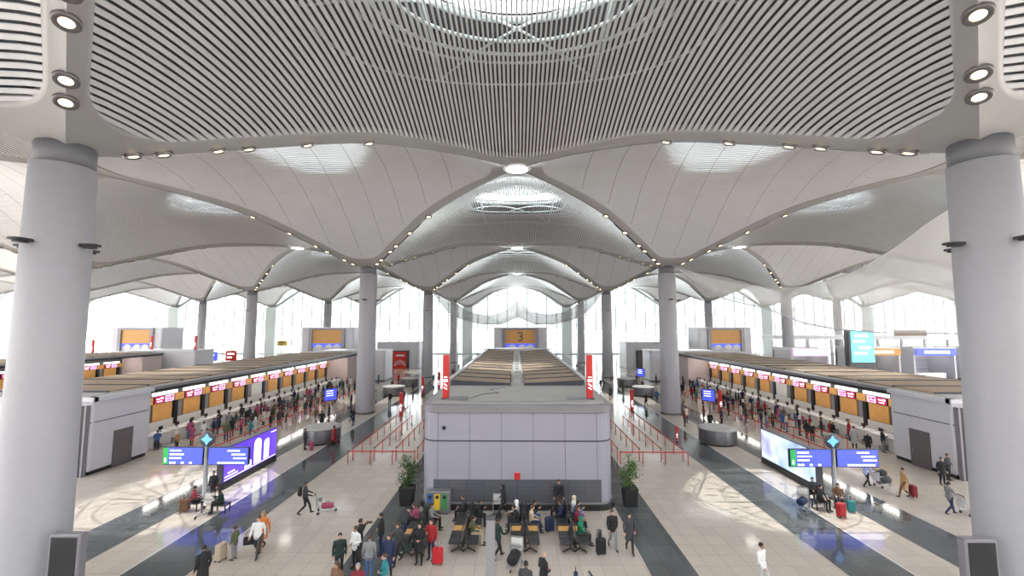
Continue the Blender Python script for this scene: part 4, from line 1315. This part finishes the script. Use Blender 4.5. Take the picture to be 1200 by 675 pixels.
near(455,677,170,'stand','coat','navy','black','long','brown','person with long brown hair in navy coat, front of the standing group')
x, y = near(466,661,150,'walk','coat','charcoal','black','long','brown','person with long hair in charcoal coat holding a dark bag')
handbag(x+.42, y-.05, .55, R(20), 'dark green', 'dark green bag hanging beside the person in charcoal coat', .4, .3)
near(491,661,180,'talk','coat','black','black','long','black','person in long black coat facing the camera beside the red suitcase')
x, y = near(505,656,160,'handle','jacket','red','navy','short','brown','person in red jacket holding the red suitcase')
xs, ys = P(513,661)
M_redcase = mat('suitcase_red', (.55,.02,.03), .3)
CM['case red'] = M_redcase
put_suit(xs, ys, R(170), 'case red', 'bright red hard suitcase beside the person in red jacket')
x, y = 16.75*0 - 6.55, 16.7
person(x, y, R(160), 'stand', 'coat', 'brown', 'black', 'long', 'brown', 1, 0, 1.68, 'person with reddish brown hair cut off by the lower frame edge, standing group')
person(-5.75, 16.6, R(-170), 'stand', 'jacket', 'maroon', 'black', 'short', 'grey', 0, 0, 1.66, 'person with grey hair in maroon jacket, lowest of the standing group')
person(-5.0, 17.4, R(120), 'talk', 'jacket', 'teal', 'grey', 'tail', 'brown', 0, 0, 1.62, 'person in teal top with a ponytail inside the standing group')
# people on the left floor
x, y = P(243,690)
person(x, 17.6, R(60), 'stand', 'coat', 'black', 'black', 'short', 'black', 1, 0, 1.78, 'person in long black coat at the lower edge of the left aisle')
x, y = near(274,656,80,'handle','jacket','olive','grey','short','brown','short person in olive top holding a brown suitcase, left aisle', h=1.42)
put_suit(x-.55, y-.05, R(80), 'beige', 'beige brown suitcase beside the short person in olive top', k=1.05)
x, y = near(301,652,190,'walk','jacket','white','charcoal','short','brown','person in white jacket carrying a black bag, left aisle')
handbag(x-.4, y, .5, R(15), 'black', 'black bag carried by the person in white jacket', .42, .32)
near(307,645,175,'walk','coat','orange','brown','long','fair','person with fair hair in orange coat behind the white jacket')
x, y = near(357,603,-70,'push','jacket','charcoal','black','short','black','person with a backpack pushing a luggage cart across the left aisle', 1)
backpack(x, y, R(-70), 'black', 'black backpack worn by the person pushing a cart in the left aisle')
cart(x+1.0, y+.3, R(-70), 'luggage cart with a pink bag in the left aisle')
duffel(x+1.1, y+.35, .19, R(10), 'pink', 'pink bag lying on the luggage cart in the left aisle')
# round the left sign
x, y = P(237, 604)
cart(x, y, R(180), 'luggage cart with a white panel before the left sign pole')
for a, b, rz, top, hr, lb, ps in ((226,598,-60,'maroon','short','seated person in maroon beside the left sign pole','sit'),(249,587,180,'black','short','person in black standing behind the cart at the left sign pole','stand'),(259,600,120,'dark green','long','person in dark green seated by the violet screen','sit_phone')):
    q = P(a, b)
    person(q[0], q[1], R(rz), ps, 'jacket', top, 'black', hr, 'black', 1, 0, 1.7, lb)
def stool(x, y, lb):
    t = empty('small_bench', (x, y, 0), 0, lb, 'bench', 'small dark benches')
    MB().rbox(-.42, .42, -.28, .28, .40, .465, .05).build('seat', M_black, t)
    for sx in (-1, 1):
        for sy in (-1, 1): MB().box(sx*.34-.025, sx*.34+.025, sy*.2-.025, sy*.2+.025, 0, .40).build('leg', M_black, t)
for a, b, lb in ((226,598,'small dark bench under the seated person in maroon'),(259,600,'small dark bench under the seated person in dark green')):
    q = P(a, b); stool(q[0], q[1], lb)
q = P(215, 600); put_suit(q[0], q[1], R(30), 'brown', 'brown suitcase left of the left sign pole')
q = near(357,527,-60,'handle','jacket','charcoal','black','short','black','person with a pink suitcase beside the left information drum')
put_suit(q[0]+.6, q[1]-.1, R(-60), 'pink', 'pink suitcase beside the left information drum')
near(391,523,90,'walk','coat','red','maroon','long','brown','person in red coat just right of the left information drum')
# by the island front and benches
near(590,607,90,'walk','coat','black','charcoal','scarf','black','person in black robe and headscarf walking before the island front')
near(655,602,175,'stand','jacket','black','charcoal','short','black','man in black jacket standing against the slate wall', 1, 1.8)
near(718,643,185,'walk','jacket','black','grey','short','brown','person in open black jacket and grey trousers walking right of the benches')
near(738,647,175,'walk','coat','charcoal','black','long','black','person with long dark hair in charcoal coat walking right of the benches')
x, y = P(645, 700); person(.98, 17.3, R(-60), 'talk', 'coat', 'black', 'black', 'bald', 'grey', 0, 0, 1.76, 'balding person in dark coat at the lower edge below the benches')
person(.30, 16.7, R(-20), 'stand', 'jacket', 'charcoal', 'black', 'short', 'black', 1, 0, 1.72, 'person with dark hair cut off by the lower frame edge below the benches')
cart(2.2, 17.1, R(100), 'luggage cart stacked with dark bags at the lower edge below the benches')
duffel(2.1, 17.1, .19, R(100), 'charcoal', 'charcoal bag on the cart at the lower edge below the benches', .7, .26)
handbag(2.15, 17.1, .66, R(80), 'navy', 'navy bag on top of the charcoal bag on the lower cart', .5, .4)
# seated travellers: (bench x, side, seat index, pose, colours)
def sitter(bx, s, k, pose, top, bot, hair, hcol, label, skin=0, by=20.6):
    person(bx + s*.36, by + .32 + .63*k, R(-90 if s > 0 else 90), pose, 'jacket', top, bot, hair, hcol, skin, -.015, 1.70, label)
sitter(-4.7,1,4,'sit','grey','black','long','brown','seated person in grey top on the first bench from the left, back seat',0,20.2)
sitter(-4.7,-1,4,'sit_phone','pink','black','long','brown','seated person in pink on the first bench from the left, outer side',0,20.2)
sitter(-2.45,1,1,'sit','olive','beige','short','black','seated person in olive on the second bench, front seats',1)
sitter(-2.45,1,4,'sit_phone','black','black','short','black','seated person in black at the back of the second bench, inner side',1)
sitter(-2.45,-1,5,'sit','charcoal','black','short','brown','seated person in charcoal at the back of the second bench, outer side')
sitter(.35,-1,4,'sit','light grey','charcoal','scarf','white','seated person in white headscarf on the third bench, left side')
sitter(.35,-1,3,'sit_phone','black','black','short','black','seated person in black beside the white headscarf, third bench',1)
sitter(.35,1,4,'sit_phone','black','blue','long','black','seated person in black with blue jeans on the third bench, right side')
sitter(.35,1,3,'sit','beige','navy','short','brown','seated person in beige on the third bench beside the table')
sitter(2.6,-1,4,'sit','navy','black','short','black','seated person in navy on the fourth bench, left side',1)
sitter(2.6,-1,5,'sit','black','black','short','black','seated person in black on the fourth bench, rear left seat',2)
sitter(2.6,1,5,'sit','white','beige','scarf','cream','seated person in cream headscarf at the back of the fourth bench')
sitter(2.6,1,4,'sit_phone','blue','purple','long','black','seated person in blue top with purple trousers, fourth bench')
sitter(2.6,1,3,'sit','maroon','black','long','brown','seated person in maroon beside the green bag, fourth bench')
sitter(2.6,1,1,'sit','green','charcoal','scarf','green','seated person in bright green robe at the front of the fourth bench')
put_suit(3.75, 20.7, R(10), 'black', 'black suitcase standing before the fourth bench')
put_suit(3.85, 21.6, R(80), 'charcoal', 'charcoal suitcase behind the black one at the fourth bench', k=.9)
put_suit(1.6, 22.9, R(30), 'navy', 'navy suitcase between the third and fourth benches')
duffel(-1.15, 24.2, 0, R(20), 'black', 'black duffel bag on the floor between second and third benches')
cart(-.15, 19.65, R(165), 'luggage cart loaded with a black bag beside the third bench')
duffel(-.15, 19.6, .19, R(75), 'black', 'large black bag on the cart beside the third bench', .7, .24)
cart(-1.05, 24.6, R(180), 'empty luggage cart behind the signpost near the island front')
near(583,655,-50,'push','jacket','dark green','black','short','black','person in dark green leaning on the cart beside the third bench', 1)
duffel(-5.62, 22.9, 0, R(80), 'navy', 'navy bag on the floor at the outer side of the first bench')
# right side
x, y = near(894,690,-150,'walk','jacket','white','light grey','short','black','person in white shirt walking at the lower edge of the right floor', 1)
x, y = near(1016,571,-80,'push','jacket','pale blue','black','short','black','person in pale blue shirt pushing bags past the right sign', 1)
cart(x+1.1, y+.1, R(-80), 'luggage cart piled with dark bags past the right sign')
duffel(x+1.15, y+.12, .19, R(10), 'charcoal', 'charcoal bag on the cart past the right sign', .75, .27)
duffel(x+1.05, y+.12, .66, R(20), 'black', 'black bag on top of the charcoal bag past the right sign', .6, .2)
x, y = near(1060,583,75,'pull','coat','camel','brown','short','brown','person in camel coat pulling a suitcase, right aisle')
put_suit(x+.62, y+.1, R(75), 'maroon', 'dark maroon suitcase pulled by the person in camel coat')
x, y = near(1114,603,-90,'push','jacket','grey','navy','short','black','person in grey jacket pushing a cart beside the near right column')
cart(x+1.1, y-.05, R(-90), 'luggage cart beside the near right column')
near(1105,568,170,'stand','coat','black','black','short','black','person in long black coat before the right island end block')
near(1112,563,200,'talk','jacket','charcoal','black','short','brown','person in charcoal before the right island end block')
x, y = P(942, 596); cart(x, y, R(150), 'luggage cart with a dark bag left of the right sign pole')
duffel(x-.05, y+.05, .19, R(40), 'navy', 'navy bag on the cart left of the right sign pole', .6, .22)
for a, b, rz, top, hr, lb in ((962,596,200,'black','short','seated person in black left of the right sign pole'),(983,594,150,'brown','long','seated person in brown right of the right sign pole'),(953,586,170,'charcoal','short','seated person in charcoal between the cart and the right screen')):
    q = P(a, b); person(q[0], q[1], R(rz), 'sit', 'jacket', top, 'black', hr, 'black', 0, 0, 1.7, lb); stool(q[0], q[1], 'small dark bench under the ' + lb)
q = P(986, 606); put_suit(q[0], q[1], R(20), 'red', 'red suitcase before the right sign pole', k=1.05)
q = P(998, 600); put_suit(q[0], q[1], R(-20), 'teal', 'teal suitcase beside the red one at the right sign pole', k=.85)

# ------------------------------------------------------------------ queues at the check-in desks
TOPS = ['black']*9 + ['charcoal']*5 + ['navy']*4 + ['grey','maroon','red','white','cream','beige','olive','teal','camel','pink','dark green','brown','light grey','blue','white','grey']
BOTS = ['black','charcoal','navy','blue','grey','black','charcoal']
cr = random.Random(21)
LANES = [(24.35,'aisle-side lane'),(26.25,'middle lane'),(28.15,'desk-side lane'),(29.75,'row at the desks')]
for s, nm in ((-1,'left'),(1,'right')):
    for k in range(12):
        yc = 37.5 + 3.7*k
        for li, (lx, ln) in enumerate(LANES):
            n = (2,3,3,1)[li] if 1 <= k <= 7 else (1,1,2,1)[li]
            if s > 0 and k < 2 and li == 0: n = 0
            if s < 0 and k < 1 and li < 2: n = 0
            for q in range(n):
                if cr.random() < .05: continue
                top, bot = cr.choice(TOPS), cr.choice(BOTS)
                x = s*(lx + cr.uniform(-.3, .3)); y = yc + (q - (n-1)/2)*(1.15 if n == 3 else 1.6) + cr.uniform(-.2, .2)
                if li == 3: y = yc - .6 + cr.uniform(-.2, .2); x = s*29.7
                pose = cr.choice(['stand','talk','phone','handle','stand'])
                hr = cr.choice(['short','short','long','tail','scarf','cap'])
                hc = cr.choice(['black','brown','black','fair']) if hr not in ('scarf','cap') else cr.choice(['black','cream','navy','white'])
                face = (R(-90) if s > 0 else R(90)) + cr.uniform(-.9, .9)
                pl = f"at the {ORD[k]} desk" if li == 3 else f"{ln}, {['near','mid','far'][q] if n == 3 else ['near','far'][q]} one by {ORD[k]} orange panel"
                person(x, y, face, pose, cr.choice(['jacket','coat']), top, bot, hr, hc, cr.choice([0,0,1,1,2]), 0, cr.uniform(1.58,1.82), f"person in {top}, {nm} island {pl}" if li != 3 else f"person in {top} checking in {pl} of the {nm} island", f"travellers queueing at the {nm} island")
# walkers and waiting people farther down both aisles
for s, nm in ((-1,'left'),(1,'right')):
    spots = [(16.9,46),(17.6,47.6),(20.3,48.6),(21.3,46.6),(19.4,44.8),(20.6,56),(16.2,57.5),(15.3,60),(18.6,59.5),(13,63),(21.8,62),(10.5,66),(16.4,69),(13.4,72),(9,75),(19.9,71),(11.5,79),(15.2,80),(21.2,79),(8.4,84),(12.6,88),(10.2,92),(15.2,94),(7.6,97),(13.4,101),(9.5,105)]
    for i, (ax, ay) in enumerate(spots):
        top, bot = cr.choice(TOPS), cr.choice(BOTS)
        hr = cr.choice(['short','short','long','tail'])
        person(s*ax + cr.uniform(-.3,.3), ay, cr.uniform(0, 6.28), cr.choice(['walk','stand','phone','talk']), cr.choice(['jacket','coat']), top, bot, hr, cr.choice(['black','brown']), cr.choice([0,1]), 0, cr.uniform(1.6,1.82),
               f"person in {top} far down the {nm} aisle, {ORD[i]} from the near end", f"people far down the {nm} aisle")
# ------------------------------------------------------------------ hanging nets
M_net = thin('hanging_net', (.80,.79,.77), 0, .48, diffuse=True)
M_net2 = thin('hanging_net_dense', (.36,.365,.36), 0, .8, diffuse=True)
def catm(pts, t):
    n = len(pts) - 1; f = min(max(t, 0), 1)*n; i = min(int(f), n-1); u = f - i
    p = [Vector(pts[max(i-1,0)]), Vector(pts[i]), Vector(pts[i+1]), Vector(pts[min(i+2,n)])]
    return .5*((2*p[1]) + (p[2]-p[0])*u + (2*p[0]-5*p[1]+4*p[2]-p[3])*u*u + (3*p[1]-p[0]-3*p[2]+p[3])*u**3)
def net(top, bot, belly, m, label, nu=64, nv=12):
    t = MB(); vs = []
    for j in range(nv+1):
        for k in range(nu+1):
            a, b = catm(top, k/nu), catm(bot, k/nu)
            p = a.lerp(b, j/nv)
            d = math.sin(PI*j/nv)*belly*math.sin(PI*k/nu)
            vs.append((p.x + d*.5, p.y + d*.85 + .12*math.sin(k*.9)*math.sin(PI*k/nu), p.z))
    fs = [(j*(nu+1)+k, j*(nu+1)+k+1, (j+1)*(nu+1)+k+1, (j+1)*(nu+1)+k) for j in range(nv) for k in range(nu)]
    t.add(vs, fs, 0, True)
    r_ = empty('hanging_net', (0,0,0), 0, label, 'net', 'white nets hung under the ceiling')
    t.build('net', m, r_)
    c = MB(); c.tube([catm(top, k/nu) for k in range(nu+1)], .05, 6); c.tube([catm(bot, k/nu) for k in range(nu+1)], .07, 6); c.build('edge_rope', M_slat, r_)
net([(19.0,51.8,17.0),(23,47.8,15.0),(27,43.8,14.0),(29.9,40.9,14.7),(32.4,38.4,16.6),(35.2,35.6,19.6),(38,32.8,20.6),(44,26.8,19.2)],
    [(19.0,51.8,16.9),(22,48.8,13.6),(25.6,45.2,11.9),(28,42.8,10.4),(31,39.8,9.7),(34,36.8,9.6),(38,32.8,9.6),(44,26.8,9.9)], 1.6, M_net,
    'large white see-through net swagged from the right second-row column, right side of the hall')
net([(-17.0,87.5,17.1),(-13.5,87.5,15.6),(-9.5,87.5,13.0),(-5.5,87.5,12.3),(-2.2,87.5,13.2),(0,87.5,14.9),(2.4,87.5,13.2),(6,87.5,12.5),(9.8,87.5,13.2),(13.8,87.5,15.6),(17.2,87.5,17.1)],
    [(-16.8,87.5,16.8),(-13.2,87.5,12.6),(-8.6,87.5,10.9),(-3.8,87.5,10.6),(-1.8,87.5,11.1),(0.1,87.5,11.9),(2.2,87.5,11.1),(4.2,87.5,10.6),(9,87.5,10.9),(13.4,87.5,12.7),(17.0,87.5,16.8)], 2.5, M_net2,
    'white net draped between the two third-row columns above the middle island')

# ------------------------------------------------------------------ shops at the far right
M_turq = mat('screen_turquoise', (.1,.4,.4), .3, emit=(.12,.75,.78), es=1.3)
M_glow = mat('shop_light', (.8,.8,.8), .4, emit=(1,.97,.9), es=1.5)
def shop(x, y, w_, m, label, seed):
    t = empty('shop_stall', (x, y, 0), 0, label, 'shop', 'shops at the far right')
    MB().rbox(-w_/2, w_/2, 0, 6, 0, .15, .2).build('platform', M_charc, t)
    b = MB(); b.box(-w_/2, w_/2, 5.6, 6, .15, 5.6); b.box(-w_/2, -w_/2+.3, 0, 6, .15, 5.6); b.box(w_/2-.3, w_/2, 0, 6, .15, 5.6); b.build('walls', M_islw, t)
    MB().box(-w_/2, w_/2, -.2, 6, 5.6, 6.1).build('canopy', M_white, t)
    s_ = MB(); s_.box(-w_/2+.2, w_/2-.2, -.45, -.2, 4.6, 5.9); ss = s_.build('sign_board', m, t)
    k = MB(); rr = random.Random(seed); xx = -w_*.28
    while xx < w_*.28:
        ww = rr.uniform(.25,.5); k.box(xx, xx+ww, -.48, -.45, 5.0, 5.5); xx += ww + .15
    k.build('lettering', M_text, ss)
    MB().rbox(-w_*.35, w_*.35, .8, 1.6, .15, 1.2, .15).build('counter', M_deskw, t)
    for q in range(4):
        MB().box(-w_*.42, w_*.42, 5.1, 5.55, .9+.9*q, .96+.9*q).build('shelf', M_white, t)
    MB().box(-w_*.4, w_*.4, 2, 4, 5.45, 5.58).build('light_panel', M_glow, t)
for x, y, w_, m, lb in ((55,84,7,M_vio,'shop with a violet sign board beyond the right island, first from the aisle'),(69.5,86,8,M_orange,'shop with an orange sign board beside the turquoise screen'),
                        (80,86,8,M_blue,'shop with a blue sign board at the far right'),(89,86,7,M_red,'shop with a red sign board at the far right')):
    shop(x, y, w_, m, lb, int(x))
t = empty('screen_tower', (63.2, 82, 0), 0, 'tall tower with a turquoise screen beyond the right island', 'screen')
MB().rbox(-2.4, 2.4, 0, 1.2, 0, 9.4, .2).build('tower', M_charc, t)
MB().box(-1.9, 2.2, -.06, .02, 3.6, 9.2).build('screen', M_turq, t)
k = MB()
for z, a, b in ((8.2,-1.2,1.2),(7.2,-1.5,.6),(6.0,-.6,1.6),(5.0,-1.4,.9)): k.box(a, b, -.08, -.06, z, z+.45)
k.build('pale_bars', M_text, t)
t = empty('balcony', (83, 96, 0), 0, 'white upper balcony with a brown board at the far right', 'balcony')
MB().box(-26, 26, 0, 8, 7.3, 8.1).build('slab', M_white, t)
b = MB()
for q in range(-5, 6): b.box(q*5-.2, q*5+.2, .3, .8, 0, 7.3)
b.build('posts', M_white, t)
MB().box(-2, 5, -.1, 0, 8.1, 9.3).build('brown_board', M_louvre, t)
MB().box(-26, 26, .05, .09, 8.1, 9.2).build('glass_rail', M_glass, t)
